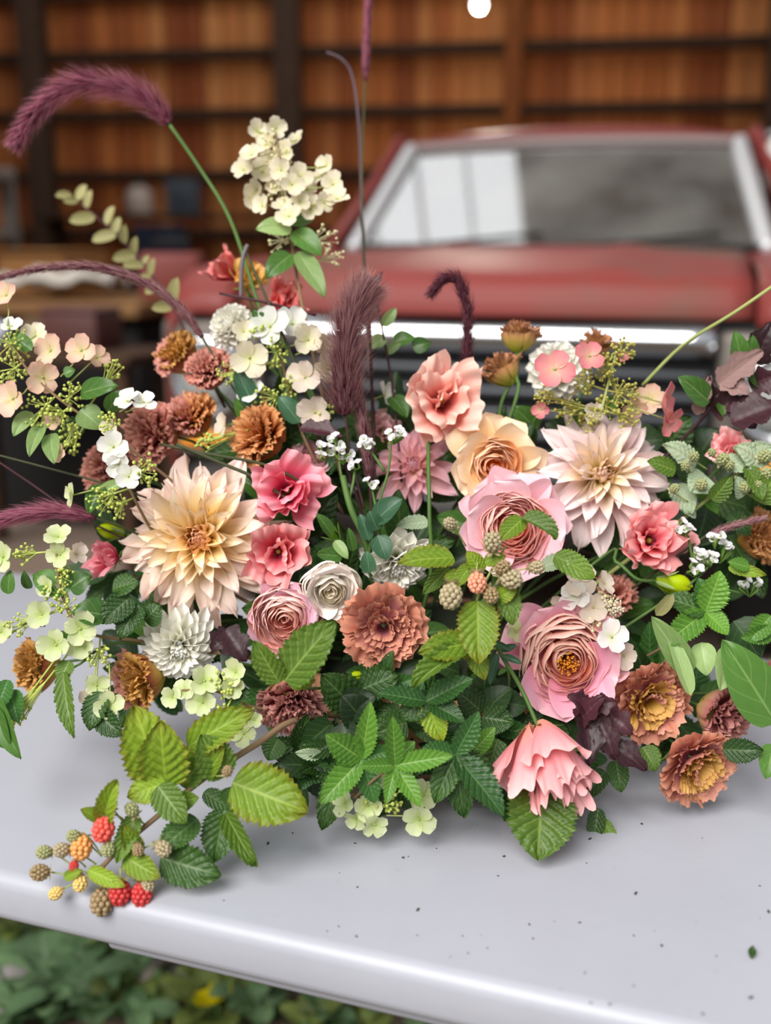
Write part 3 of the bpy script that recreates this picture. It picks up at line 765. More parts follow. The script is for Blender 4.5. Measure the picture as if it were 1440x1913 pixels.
def rose(name, label, px, py, d, Rpx, face, key, roll=0, open_=1.0, guards=8, rings=12, stamens=False, group='garden roses', core=1.0, heart_r=.10):
    c = P(px, py, d); R = Rpx * d / F; z = face_dir(*face)
    t = root(name, label, 'rose', group, c - z * R * .7)
    M = frame(c - z * R * .42, z, roll); g, inn, hrt = RM[key]
    G = cached(('rg', key), lambda: [surf('petal', g, 1, .58, lambda v: max(.10, beta(v, .55, .24)), .40, 0, .22, (-.8, -.45, -1.1)[s], .03, 1.1, 14, 14, s) for s in range(3)])
    rr = random.Random(int(px + py * 3))
    for i in range(guards):
        q = i / max(1, guards - 1)
        phi = i * 2.39996 + roll; th = (.85 + .55 * (i % 3) / 2 * open_) + rr.uniform(-.08, .08)
        put('petal', rr.choice(G), t, M @ petal_M(phi, th * (.75 + .35 * open_), R * .12, -R * .04 * (i % 3), R * rr.uniform(.86, 1.02), rr.uniform(-.15, .15), rr.uniform(.95, 1.1)))
    for k in range(rings):
        q = k / (rings - 1)                      # 0 outermost
        rt = .78 * (1 - q) ** .85 + heart_r
        npet = 6 if q < .45 else (5 if q < .75 else 3)
        h = .56 + .12 * q * (1 - q) * 4 * .6 + (.06 * q if heart_r < .15 else -.05 * q)
        mat = inn if q < .55 else hrt
        me = [cached(('rw', key, rings, k, s, heart_r), lambda s=s: wrap('petal', mat, .05 + .3 * rt, rt, h, 2.5 * PI / npet * .56, .03 * (1 - q), .20, .06, 10, 8, k * 5 + s, close=.30 + .22 * q)) for s in range(2)]
        for i in range(npet):
            phi = i * 2 * PI / npet + k * 2.1 + rr.uniform(-.3, .3)
            A = Matrix.Rotation(phi, 4, 'Z') @ Matrix.Translation((0, rr.uniform(-.05, .05) * R, rr.uniform(-.05, .05) * R)) @ Matrix.Rotation(rr.uniform(-.16, .12), 4, 'X') @ Matrix.Scale(R * core, 4)
            put('petal', me[i % 2], t, M @ A)
    if stamens:
        b = MB()
        for _ in range(60):
            a = rr.uniform(0, 2 * PI); r = rr.uniform(0, .20) * R; p0 = Vector((.3 * r * math.cos(a), .3 * r * math.sin(a), .2 * R)); p1 = Vector((r * math.cos(a), r * math.sin(a), R * rr.uniform(.46, .56)))
            b.tube([p0, p1], .0004, 3); b.ball(p1, .0011, 3, 5)
        put('stamens', b.mesh('stamens', M_STAMEN), t, M)
    cal = cached('calyx', lambda: surf('sepal', M_SEPAL, 1, .2, lambda v: beta(v, .5, .9), .3, 0, .1, -.6, 0, 1, 4, 6, 1))
    for i in range(5): put('sepal', cal, t, M @ petal_M(i * 2 * PI / 5, 1.9, R * .08, -R * .02, R * .55))
    stem_to_bowl(t, c - z * R * .45, -z, .0022)
    return t

# ---------- lisianthus: frilled petals in a loose cup
def lis_mat(key, stops, edge=None, **k): return petal_mat('lisianthus_' + key, stops, edge, transl=.2, streak=.08, rand=.16, **k)
LM = {
 'hot': lis_mat('hot', [(0, 'd4486c'), (.45, 'ee7a94'), (1, 'f79cae')], 'fbc0c4'),
 'rose': lis_mat('rose', [(0, 'cf5068'), (.45, 'ec8490'), (1, 'f6a4a8')], 'fac4c0'),
 'salmon': lis_mat('salmon', [(0, 'b04444'), (.3, 'e08a84'), (.6, 'f2aca2'), (1, 'f8c4b8')], 'fad8ca'),
 'coral': lis_mat('coral', [(0, 'd85060'), (.5, 'ee7078'), (1, 'f59492')], 'f6b0aa'),
 'soft': lis_mat('soft', [(0, 'eda894'), (.4, 'f4a4a8'), (1, 'f6acb2')], 'fad0cc'),
 'pale': lis_mat('pale', [(0, 'd8a0a0'), (.5, 'e8bcbc'), (1, 'ecc8c6')], None),
 'yellow': lis_mat('yellow', [(0, 'c8c050'), (.5, 'e6d878'), (1, 'f0d890')], 'e8b080'),
}
M_THROAT = plain('throat', '8a7a2c', .7); M_PISTIL = plain('pistil', '5a1f2c', .6)
def fanprof(v): return .13 + .87 * (math.sin(min(1, v * 1.02) * PI / 2) ** 1.15)
def lisianthus(name, label, px, py, d, Rpx, face, key, roll=0, spread=1.0, n1=5, n2=3, group='pink lisianthus', stem=True, ruf=.10, pistil=True, via=None, length=1.0, bell=False):
    c = P(px, py, d); R = Rpx * d / F; z = face_dir(*face)
    t = root(name, label, 'lisianthus', group, c - z * R * .8)
    M = frame(c - z * R * .55, z, roll); mat = LM[key]
    G = cached(('lf', key, ruf), lambda: [surf('petal', mat, 1, .66, fanprof, .42, 0, .72, (-1.5, -.9, -1.8, -.5)[s], ruf, 2.1, 26, 14, s, .17, .016) for s in range(4)])
    rr = random.Random(int(px * 5 + py))
    if bell:
        for k, (n, rt, h, fl) in enumerate(((4, .78, 1.30, .16), (4, .72, 1.62, .14), (4, .60, 1.85, .12), (3, .40, 1.8, .1))):
            W_ = [wrap('petal', mat, .13, rt, h, .95, fl, .16, .12, 30, 14, s + 4 * k, .085, 2.3, .12) for s in range(2)]
            for i in range(n):
                put('petal', W_[i % 2], t, M @ Matrix.Rotation(i * 2 * PI / n + k * .8 + rr.uniform(-.2, .2), 4, 'Z') @ Matrix.Translation((0, rr.uniform(-.04, .12) * R, rr.uniform(-.1, .15) * R)) @ Matrix.Rotation(rr.uniform(-.28, .14), 4, 'X') @ Matrix.Scale(R, 4))
    for ring, (n, th, s, zz) in enumerate(() if bell else ((n1, 1.0, 1.16, -.03), (n2, .62, 1.05, .02), (2, .34, .72, .03))):
        for i in range(n):
            phi = (i + .5 * ring) * 2 * PI / n + rr.uniform(-.25, .25)
            put('petal', rr.choice(G), t, M @ petal_M(phi, th * spread + rr.uniform(-.2, .2), R * .07, R * zz, R * s * rr.uniform(.85, 1.1) * length, rr.uniform(-.4, .4), rr.uniform(.9, 1.15) / length ** .6))
    if pistil:
        b = MB(); b.ball((0, 0, R * .32), R * .09, 5, 8, (1, 1, 1.8)); b.tube([(0, 0, 0), (0, 0, R * .3)], R * .05, 6); put('pistil', b.mesh('pistil', M_THROAT), t, M)
        b = MB()
        for k in range(5):
            a = k * 2 * PI / 5; b.tube([(0, 0, .02 * R), (R * .16 * math.cos(a), R * .16 * math.sin(a), R * .38)], R * .012, 4); b.ball((R * .16 * math.cos(a), R * .16 * math.sin(a), R * .38), R * .045, 4, 6)
        put('stamens', b.mesh('stamens', M_PISTIL), t, M)
    cal = cached('calyxn', lambda: surf('sepal', M_SEPAL, 1, .10, lambda v: beta(v, .3, .7), .3, 0, .1, -.3, 0, 1, 4, 6, 1))
    for i in range(5): put('sepal', cal, t, M @ petal_M(i * 2 * PI / 5, 1.35, R * .05, -R * .05, R * .6))
    if stem:
        if via: 
            pts = smooth_path([c - z * R * .55] + [P(*q) for q in via] + [sink()], 6); b = MB(); b.tube(pts, .0019, 6); put('stem', b.mesh('stem', M_STEM), t)
        else: stem_to_bowl(t, c - z * R * .55, -z, .0018)
    return t

# ---------- brown frilled lisianthus: smooth outer cup, tightly crimped heart
BMT = {
 'mauve': (lis_mat('brown_cup', [(0, 'b8aa58'), (.3, 'cfa07c'), (.7, 'c48478'), (1, 'b8706a')], 'b0645e'), lis_mat('brown_frill', [(0, '8e4c48'), (.55, 'bd7870'), (1, 'd09488')], 'dcaa9c')),
 'orange': (lis_mat('orange_cup', [(0, 'b4a850'), (.35, 'd2a060'), (.75, 'c48058'), (1, 'b86c4c')], 'b06044'), lis_mat('orange_frill', [(0, '9a5630'), (.55, 'c47e52'), (1, 'd89a6c')], 'e0b088')),
 'gold': (lis_mat('gold_cup', [(0, 'c8b850'), (.35, 'd8b870'), (.75, 'cc9260'), (1, 'b87260')], 'b06458'), lis_mat('gold_frill', [(0, 'a87834'), (.55, 'd0aa64'), (1, 'dcba7c')], 'd0a070')),
 'dusk': (lis_mat('dusk_cup', [(0, 'd0c458'), (.3, 'd8b880'), (.7, 'c89a84'), (1, 'b07a70')], 'a4686a'), lis_mat('dusk_frill', [(0, '80444c'), (.55, 'b06e70'), (1, 'c48a84')], 'd0a098')),
 'open': (lis_mat('open_cup', [(0, 'a4604e'), (.5, 'c07c6c'), (1, 'c88674')], 'd8a48e'), lis_mat('open_frill', [(0, '9a5864'), (.5, 'c08084'), (1, 'ca8a78')], 'dcaa94')),
 'budtan': (lis_mat('bud_cup', [(0, '98ac40'), (.35, 'b8ac5c'), (.7, 'ccaa74'), (1, 'c89a78')], 'b08060'), lis_mat('bud_frill', [(0, 'a08048'), (.6, 'c49a70'), (1, 'd0aa88')], 'b88068')),
 'peachy': (lis_mat('peachy_cup', [(0, 'c8b84a'), (.4, 'd0a468'), (1, 'cf9a70')], 'c08858'), lis_mat('peachy_frill', [(0, 'b88848'), (.6, 'd2a478'), (1, 'd8ac88')], 'c89468')),
}
def frilled(name, label, px, py, d, Rpx, face, key, roll=0, n=32, spread=1.12, cupn=6, cupth=.42, group='brown frilled lisianthus', via=None, stem=True, cup=True, mixkey=None, outer=0):
    c = P(px, py, d); R = Rpx * d / F; z = face_dir(*face)
    t = root(name, label, 'lisianthus', group, c - z * R)
    M = frame(c - z * R * .62, z, roll); mc, mf = BMT[key]
    rr = random.Random(int(px * 11 + py)); 
    CU = cached(('bc', key), lambda: [wrap('petal', mc, .16, .84, 1.02, .80, .05, .16, .06, 16, 10, s, .045, 4, .06, close=.05) for s in range(3)])
    fr = lambda m_: [surf('petal', m_, 1, .40, fanprof, .3, 0, .30, -1.15, .075, 4.3, 28, 12, s, .14, .035) for s in range(4)]
    FR = cached(('bf', key), lambda: fr(mf))
    F2 = cached(('bf', mixkey), lambda: fr(BMT[mixkey][1])) if mixkey else FR
    if cup:
        for i in range(cupn):
            phi = i * 2 * PI / cupn + rr.uniform(-.2, .2)
            put('petal', rr.choice(CU), t, M @ Matrix.Rotation(phi, 4, 'Z') @ Matrix.Translation((0, rr.uniform(-.02, .05) * R, -R * .62)) @ Matrix.Rotation(rr.uniform(-.10, .05), 4, 'X') @ Matrix.Scale(R * rr.uniform(.95, 1.05), 4))
    for i in range(outer):
        phi = i * 2 * PI / outer + rr.uniform(-.2, .2)
        O_ = cached(('bo', key), lambda: [surf('petal', mc, 1, .50, fanprof, .25, 0, .35, -.9, .07, 2.4, 20, 12, s, .22, .025) for s in range(4)])
        put('petal', rr.choice(O_), t, M @ petal_M(phi, 1.12 + .2 * (i % 2) + rr.uniform(-.12, .12), R * .12, -R * .05, R * rr.uniform(.95, 1.1), rr.uniform(-.3, .3), 1.15))
    if outer:
        for k, (rt, h, npet) in enumerate(((.82, .50, 5), (.66, .56, 5), (.50, .58, 4), (.35, .58, 3), (.20, .56, 3))):
            use = BMT[mixkey][1] if (mixkey and k > 1) else mf
            W_ = cached(('bw', use.name, k), lambda: [wrap('petal', use, .10, rt, h, 2.4 * PI / npet * .56, .10, .15, .08, 30, 10, s + k * 3, .06, 4.6) for s in range(2)])
            for i in range(npet):
                put('petal', W_[i % 2], t, M @ Matrix.Rotation(i * 2 * PI / npet + k * 1.9 + rr.uniform(-.3, .3), 4, 'Z') @ Matrix.Translation((0, rr.uniform(-.05, .05) * R, rr.uniform(-.06, .06) * R)) @ Matrix.Rotation(rr.uniform(-.2, .2), 4, 'X') @ Matrix.Scale(R, 4))
        n = 7
    for i in range(n):
        k = (i + .5) / n; phi = i * 2.39996 + rr.uniform(-.2, .2)
        th = .08 + (spread if not outer else .9) * k ** .7
        lst = F2 if (mixkey and math.sin(phi) > -.1) else FR
        put('petal', rr.choice(lst), t, M @ petal_M(phi, th, R * (.26 if not outer else .4) * math.sqrt(k), R * (.10 - .12 * k), R * (rr.uniform(.98, 1.14) if not outer else rr.uniform(.58, .7)), rr.uniform(-.4, .4), rr.uniform(.9, 1.2)))
    cal = cached('calyxn', lambda: surf('sepal', M_SEPAL, 1, .10, lambda v: beta(v, .3, .7), .3, 0, .1, -.3, 0, 1, 4, 6, 1))
    for i in range(5): put('sepal', cal, t, M @ petal_M(i * 2 * PI / 5 + .3, 1.0, R * .12, -R * .66, R * .7))
    if stem:
        s0 = c - z * R * 1.2
        if via:
            pts = smooth_path([s0] + [P(*q) for q in via] + [sink()], 6); b = MB(); b.tube(pts, .0019, 6); put('stem', b.mesh('stem', M_STEM), t)
        else: stem_to_bowl(t, s0, -z, .0018)
    return t

def flower_bud(name, label, px, py, d, Rpx, direction, mat, via=None, group='lisianthus buds', slim=.62, sepals=True):
    """closed bud: petals twisted round each other, pointing along direction"""
    c = P(px, py, d); R = Rpx * d / F; z = face_dir(*direction)
    t = root(name, label, 'bud', group, c - z * R)
    M = frame(c - z * R, z, 0)
    B = cached(('bud', mat.name, slim), lambda: [wrap('petal', mat, .12, slim, 1.9, 1.25, -.52, .10, .05, 8, 8, s, lean=.18) for s in range(2)])
    for i in range(5): put('petal', B[i % 2], t, M @ Matrix.Rotation(i * 2 * PI / 5, 4, 'Z') @ Matrix.Scale(R * (1 - .03 * i), 4))
    cal = cached('calyxn', lambda: surf('sepal', M_SEPAL, 1, .10, lambda v: beta(v, .3, .7), .3, 0, .1, -.3, 0, 1, 4, 6, 1))
    if sepals:
        for i in range(5): put('sepal', cal, t, M @ petal_M(i * 2 * PI / 5 + .3, .55, R * .2, -R * .04, R * 1.3))
    if via:
        pts = smooth_path([c - z * R * .98] + [P(*q) for q in via] + [sink()], 6); b = MB(); b.tube(pts, .0016, 6); put('stem', b.mesh('stem', M_STEM), t)
    else: stem_to_bowl(t, c - z * R * .98, -z, .0016)
    return t

# ---------- leaves
LV = {}
def leafset(kind, mat, n=3, **k):
    LV[kind] = [surf('leaf', mat, seed=s, **k) for s in range(n)]
OV = lambda v: beta(v, .50, .78)
LN = lambda v: beta(v, .62, .85)
def ninep(v): return beta(v, .55, .8) * (1 + .22 * math.sin(v * 15 - .6) * (v > .08))
ML = {
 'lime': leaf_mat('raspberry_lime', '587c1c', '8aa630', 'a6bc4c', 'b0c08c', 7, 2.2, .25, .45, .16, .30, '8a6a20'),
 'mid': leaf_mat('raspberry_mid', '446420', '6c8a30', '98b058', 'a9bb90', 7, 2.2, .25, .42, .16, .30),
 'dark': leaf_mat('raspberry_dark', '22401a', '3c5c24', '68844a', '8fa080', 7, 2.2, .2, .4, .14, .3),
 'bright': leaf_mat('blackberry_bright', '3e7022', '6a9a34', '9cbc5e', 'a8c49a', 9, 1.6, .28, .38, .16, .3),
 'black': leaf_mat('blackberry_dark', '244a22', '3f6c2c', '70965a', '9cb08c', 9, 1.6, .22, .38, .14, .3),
 'smooth': leaf_mat('hydrangea_leaf', '345a22', '567f36', '86a45e', '8cae72', 4, 1.6, .25, .32, .07, .3),
 'pale': leaf_mat('pale_leaf', '7a9a54', '9eb876', 'b8cc98', 'b4caa0', 4, 1.6, .3, .4, .07, .2),
 'grey': leaf_mat('downy_leaf', '93a886', 'b4c4a2', 'd0dabc', 'a9bb98', 8, 2.2, .25, .7, .16, .2),
 'blue': leaf_mat('lisianthus_leaf', '2f543c', '48704f', '789478', '6f9278', 2, 1.0, .2, .4, .05, .25),
 'ninebark': leaf_mat('ninebark_leaf', '241418', '47242c', '5e3840', '8a6a62', 6, 1.8, .12, .42, .10, .5),
 'ninepink': leaf_mat('ninebark_back', '8a6a66', 'a58680', '7a5450', '907068', 6, 1.8, .25, .6, .12, .2),
 'yellowish': leaf_mat('spindle_leaf', '8c8854', 'aca670', 'b8b486', '9a9664', 4, 1.4, .3, .5, .06, .2),
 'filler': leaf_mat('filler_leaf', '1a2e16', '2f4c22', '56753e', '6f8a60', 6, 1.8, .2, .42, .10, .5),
}
_rasp = dict(L=1, W=.37, prof=OV, cup=.10, fold=.10, bend=-.15, curl=-.35, nu=22, nv=44, pleat=.022, pk=7, psl=2.2, serr=.22, ns=14, ruf=.03, rk=1.5)
for k_ in ('lime', 'mid', 'dark'): leafset(k_, ML[k_], **_rasp)
leafset('grey', ML['grey'], **dict(_rasp, ruf=.05, W=.34))
_blk = dict(L=1, W=.235, prof=LN, cup=.15, fold=.25, bend=.10, curl=-.4, nu=18, nv=48, pleat=.013, pk=9, psl=1.6, serr=.26, ns=16)
for k_ in ('bright', 'black'): leafset(k_, ML[k_], **_blk)
leafset('curly', ML['lime'], **dict(_rasp, bend=-.9, curl=-1.2, fold=.3))
leafset('pinched', ML['mid'], **dict(_rasp, bend=-.5, curl=-.9, fold=.55))
for k_ in ('smooth', 'pale'): leafset(k_, ML[k_], L=1, W=.26, prof=lambda v: beta(v, .55, .85), cup=.1, fold=.22, bend=-.15, curl=-.5, nu=8, nv=14, ruf=.02, rk=1)
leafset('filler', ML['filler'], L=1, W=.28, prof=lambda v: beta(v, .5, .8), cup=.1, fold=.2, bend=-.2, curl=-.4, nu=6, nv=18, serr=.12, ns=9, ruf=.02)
leafset('blue', ML['blue'], L=1, W=.23, prof=lambda v: beta(v, .5, .7), cup=.3, fold=.1, bend=-.1, curl=-.5, nu=6, nv=10)
for k_ in ('ninebark', 'ninepink'): leafset(k_, ML[k_], L=1, W=.34, prof=ninep, cup=.1, fold=.3, bend=-.2, curl=-.6, nu=8, nv=26, serr=.14, ns=13, pleat=.012, pk=6, psl=1.8, ruf=.03)
leafset('spindle', ML['yellowish'], L=1, W=.25, prof=lambda v: beta(v, .5, .6), cup=.3, bend=-.1, curl=-.4, nu=4, nv=7)
def leaf(parent, kind, b, tip, w=None, lean=(0, .35), back=False, name='leaf'):
    """a leaf from b to tip (pixel, pixel, depth); lean tips its face right/up"""
    B = P(*b) if not isinstance(b, Vector) else b; T = P(*tip) if not isinstance(tip, Vector) else tip
    me = random.choice(LV[kind]); y = T - B; L = y.length; y.normalize()
    tipv = me.vertices[len(me.vertices) - 1].co
    z = face_dir(lean[0], lean[1], 1 if not back else -1); z = (z - y * z.dot(y)).normalized(); x = y.cross(z)
    s = L / math.hypot(tipv.y, tipv.z); al = math.atan2(tipv.z, tipv.y)
    M = Matrix((x, y, z)).transposed().to_4x4() @ Matrix.Rotation(-al, 4, 'X')
    hw = max(abs(v.co.x) for v in me.vertices)
    sx = (w * .5 * (b[2] if not isinstance(b, Vector) else 1.0) / F / hw) if w else s
    return put(name, me, parent, Matrix.Translation(B) @ M @ Matrix.Diagonal((sx, s, (s + sx) / 2, 1)))

def twig(parent, pts, r=.0016, mat=None, name='stem', taper=.6, n=5):
    q = smooth_path([P(*p) if not isinstance(p, Vector) else p for p in pts], n)
    b = MB(); b.tube(q, [r * (1 - (1 - taper) * (1 - i / (len(q) - 1))) for i in range(len(q))], 6)
    return put(name, b.mesh(name, mat or M_STEM), parent)

# ---------- hydrangea panicles
HM = {
 'cream': petal_mat('hydrangea_cream', [(0, 'e4e2b0'), (.4, 'f0ead0'), (1, 'f0e6d2')], None, transl=.35, streak=.05),
 'white': petal_mat('hydrangea_white', [(0, 'e2e8c8'), (.4, 'f2f2ea'), (1, 'f6f5f2')], None, transl=.35, streak=.05),
 'green': petal_mat('hydrangea_green', [(0, 'b9cc80'), (.4, 'd6dfae'), (1, 'dfe4c0')], None, transl=.35, streak=.06),
 'blush': petal_mat('hydrangea_blush', [(0, 'dfd2a0'), (.45, 'f0d6be'), (1, 'eec2b4')], None, transl=.35, streak=.06),
 'pink': petal_mat('hydrangea_pink', [(0, 'e8c0a8'), (.4, 'e9a8a4'), (1, 'dd8a94')], None, transl=.3, streak=.08),
 'tan': petal_mat('hydrangea_tan', [(0, 'ded0b8'), (.4, 'e8dccc'), (1, 'e6d6ca')], None, transl=.35, streak=.06),
}
HS = {k: [surf('petal', m_, 1, .50, lambda v: max(.08, beta(v, .5, .32)), .25, 0, .25, -.35, .03, 1.2, 6, 7, s) for s in range(3)] for k, m_ in HM.items()}
M_BUDG = plain('hydrangea_bud_green', 'a9b84e', .6, 0, .3, 0, 'c4cc74', 90)
M_BUDC = plain('hydrangea_bud_cream', 'd9cf9a', .6, 0, .3, 0, 'e6dfb8', 90)
M_BUDO = plain('bud_olive', '98a04a', .6, 0, .3, 0, 'b8a85a', 90)
def floret(parent, px, py, d, Rpx, face, key, roll=None, n=4, stalk=None):
    c = P(px, py, d); R = Rpx * d / F; z = face_dir(*face)
    M = frame(c, z, random.uniform(0, 2 * PI) if roll is None else roll)
    b = MB(); b.ball((0, 0, R * .03), R * .09, 4, 7, (1, 1, .8))
    e = Vector((random.uniform(-.3, .3) * R, random.uniform(-.3, .3) * R, -R * 1.4))
    if stalk is not None: e = M.inverted() @ stalk
    b.tube([(0, 0, 0), e * .5 + Vector((0, 0, -R * .2)), e], .0007, 5)
    f = put('floret', b.mesh('floret', M_STEMY), parent, M)
    for i in range(n):
        put('petal', random.choice(HS[key]), f, M @ petal_M(i * 2 * PI / n + random.uniform(-.12, .12), 1.32 + random.uniform(-.18, .18), R * .04, 0, R * random.uniform(.88, 1.1), random.uniform(-.15, .15)))
    return f
def budspray(parent, px, py, d, Rpx, n=40, mat=None, r=.0016, up=(0, 1, .4), sq=1.0, root_=None):
    """a branched head of tiny round buds"""
    c = P(px, py, d); R = Rpx * d / F; b = MB(); u = face_dir(*up); base = root_ or (c - u * R * 1.3)
    for i in range(n):
        v = Vector((random.gauss(0, 1), random.gauss(0, 1), random.gauss(0, 1))).normalized() * R * random.uniform(.45, 1) ** .6
        v += u * random.uniform(-.3, .3) * R * sq
        rr_ = r * random.uniform(.7, 1.2)
        b.ball(c + v, rr_, 4, 6)
        if i % 2 == 0: b.tube([base + (c - base) * .6, c + v * .95], .00045, 3, False)
    b.tube([base, c], .0009, 5)
    o = put('bud_cluster', b.mesh('bud_cluster', mat or M_BUDG), parent); o['kind'] = 'stuff'
    return o

# ---------- raspberries
BC = {k: plain('berry_' + k, a, .38, 0, .45, 0, b_, 300) for k, a, b_ in (('red', 'b8262c', 'd04a44'), ('bright', 'd8483c', 'e8685a'), ('orange', 'd8904a', 'e6ab68'), ('salmon', 'd98a68', 'e6a488'), ('green', '8c9460', 'a8a878'), ('brown', '8a7350', 'a08a66'), ('yellow', 'd8b45c', 'e4cc88'), ('dry', '9a8a68', 'b4a888'))}
def berry_mesh(k):
    def mk():
        b = MB(); n = 0
        for ring in range(6):
            t = .35 + ring * .46; cnt = max(3, int(9 * math.sin(t) + .5)); 
            for i in range(cnt):
                a = 2 * PI * (i + .5 * (ring % 2)) / cnt
                b.ball((math.sin(t) * math.cos(a) * .78, math.sin(t) * math.sin(a) * .78, -1 + math.cos(t) * .95), .30, 4, 6)
        b.ball((0, 0, -1.95), .24, 4, 6)
        return b.mesh('berry', BC[k])
    return cached(('berry', k), mk)
M_CALYX = leaf_mat('calyx', '8f9a60', 'b2ac7c', 'c8c498', 'c4bc98', 2, 1, .2, .7)
M_CALYXB = leaf_mat('calyx_dry', '8a7448', 'a89468', 'b8a880', 'b4a47c', 2, 1, .2, .7)
def berry(parent, px, py, d, Rpx, k, frm, hang=(0, -1, .25), dry=False):
    c = P(px, py, d); R = Rpx * d / F; z = -face_dir(*hang)
    M = frame(c + z * R, z, random.uniform(0, 6), R)
    o = put('berry', berry_mesh(k), parent, M)
    cal = cached(('rcal', dry), lambda: surf('calyx', M_CALYXB if dry else M_CALYX, 1, .26, lambda v: beta(v, .4, .9), .2, 0, .2, -.8, 0, 1, 4, 6, 2))
    for i in range(5): put('calyx', cal, o, M @ petal_M(i * 2 * PI / 5, 1.35, .05, .02, 1.15))
    B0 = P(*frm) if not isinstance(frm, Vector) else frm
    top = c + z * R
    b = MB(); b.tube(bez(top, top + z * R * .6, B0.lerp(top, .4) + z * R * .4, B0, 6), .0007, 5); put('stalk', b.mesh('stalk', M_STEMY), o)
    return o

# ---------- fountain grass
M_BRIS = petal_mat('grass_bristle', [(0, '5a2c3a'), (.4, '8e5a66'), (1, 'd8b8b2')], None, transl=.35, streak=0, rand=0)
M_BRISP = petal_mat('grass_bristle_pink', [(0, '6c3448'), (.4, 'a8627a'), (1, 'dca6ae')], None, transl=.4, streak=0, rand=0)
M_BRISD = petal_mat('grass_bristle_dark', [(0, '3c1c26'), (.5, '5e3440'), (1, '8a6068')], None, transl=.3, streak=0, rand=0)
M_SPIKE = plain('grass_spike', '4e2733', .8, 0, .2, 0, '6c4248', 300)
def plume(name, label, path, rpx, stempts, mat=None, nb=1500, blen=1.0, ang=.75, seed=1, stemmat=None, stemr=.0012, group='purple fountain grass'):
    """path runs from the base of the plume to its tip"""
    rr = random.Random(seed); pts = smooth_path([P(*p) for p in path], 8); d = path[0][2]; R = rpx * d / F; N = len(pts) - 1
    t = root(name, label, 'grass', group, P(*stempts[-1]) if stempts else pts[0])
    b = MB(); b.tube(pts, [R * .22 * (1 - .6 * i / N) for i in range(N + 1)], 6)
    for i in range(int(nb / 9)):
        q = rr.random() ** .9; k = q * N; i0 = min(int(k), N - 1); p = pts[i0].lerp(pts[i0 + 1], k - i0); T = (pts[i0 + 1] - pts[i0]).normalized(); o = T.orthogonal().normalized(); o.rotate(Matrix.Rotation(rr.uniform(0, 6.3), 3, T))
        rad = R * .36 * math.sin(min(1, q * 6 + .3) * PI / 2) * (1 - .5 * q ** 3); e = p + o * rad
        b.tube([p + o * rad * .3, e + T * R * .15, e + T * R * .45], [R * .05, R * .09, R * .02], 4, False)
    put('seed_spike', b.mesh('seed_spike', M_SPIKE), t)
    b = MB()
    for i in range(nb):
        q = rr.random(); k = q * N; i0 = min(int(k), N - 1); p = pts[i0].lerp(pts[i0 + 1], k - i0); T = (pts[i0 + 1] - pts[i0]).normalized(); o = T.orthogonal().normalized(); o.rotate(Matrix.Rotation(rr.uniform(0, 6.3), 3, T))
        env = math.sin(min(1, q * 5 + .25) * PI / 2) * (1 - .45 * q ** 4)
        L = R * 1.6 * blen * env * rr.uniform(.6, 1.15); a = ang * rr.uniform(.7, 1.2)
        dv = (T * math.cos(a) + o * math.sin(a)); sd_ = T.cross(o) * .00034; p0 = p + o * R * .12; p1 = p0 + dv * L * .55; p2 = p0 + (dv + T * .25).normalized() * L
        b.add([p0 - sd_, p0 + sd_, p1 + sd_ * .8, p1 - sd_ * .8, p2], [(0, 1, 2, 3), (3, 2, 4)], [(.5, 0), (.5, 0), (.5, .55), (.5, .55), (.5, 1)])
    o = put('bristles', b.mesh('bristles', mat or M_BRIS), t); o['kind'] = 'stuff'
    if stempts: twig(t, [path[0]] + stempts, stemr, stemmat or M_STEM, taper=1)
    return t

# ---------- statice: stalks of small papery white flowers
M_STAT = petal_mat('statice_white', [(0, 'c4cca0'), (.4, 'eeecea'), (1, 'f6f4f6')], None, transl=.35, streak=.04)
def statice(name, label, clusters, stalks, group='white statice'):
    t = root(name, label, 'statice', group, P(*stalks[0][-1]))
    pet = cached('stat', lambda: surf('petal', M_STAT, 1, .5, fanprof, .3, 0, .3, -.7, .08, 2, 6, 5, 1, .15))
    for pts in stalks: twig(t, pts, .0017, M_STEM)
    for px, py, d, n, spread in clusters:
        for i in range(n):
            x = px + random.uniform(-1, 1) * spread; y = py + random.uniform(-.7, .7) * spread; dd = d + random.uniform(-.006, .006)
            c = P(x, y, dd); z = face_dir(random.uniform(-.7, .7), random.uniform(-.1, 1.2), .6); R = 9.5 * d / F
            M = frame(c, z, random.uniform(0, 6))
            b = MB(); b.tube([(0, 0, R * .1), (0, 0, -R * .9), M.inverted() @ P(px, py + spread * 1.1, d + .004)], [R * .18, R * .26, R * .15], 5)
            f = put('floret', b.mesh('floret', M_SEPAL), t, M)
            for k in range(5): put('petal', pet, f, M @ petal_M(k * 2 * PI / 5, .95, R * .08, 0, R))
    return t
# ================================================================== THE ARRANGEMENT
def D(px, py, o=0): return dsurf(px, py) + o
t = thing('flower_bowl', BOWL, 'tan clay bowl hidden beneath the flower arrangement', 'bowl')
b = MB(); b.lathe([(.001, .004), (.085, 0), (.092, .004), (.118, .03), (.138, .07), (.146, .105), (.141, .107), (.132, .07), (.11, .035), (.001, .02)], 48)
put('bowl', b.mesh('bowl', M_BOWL), t, Matrix.Translation(BOWL))
b = MB(); b.grid(24, 10, lambda u, v: (.138 * v * math.cos(u * 2 * PI), .138 * v * math.sin(u * 2 * PI), .09 + .05 * (1 - v * v) + .004 * math.sin(u * 40) * v))
put('foam_dome', b.mesh('foam_dome', plain('foam_dark', '1c2614', .95)), t, Matrix.Translation(BOWL))  # unseen foam dome, added to block light passing through the foliage

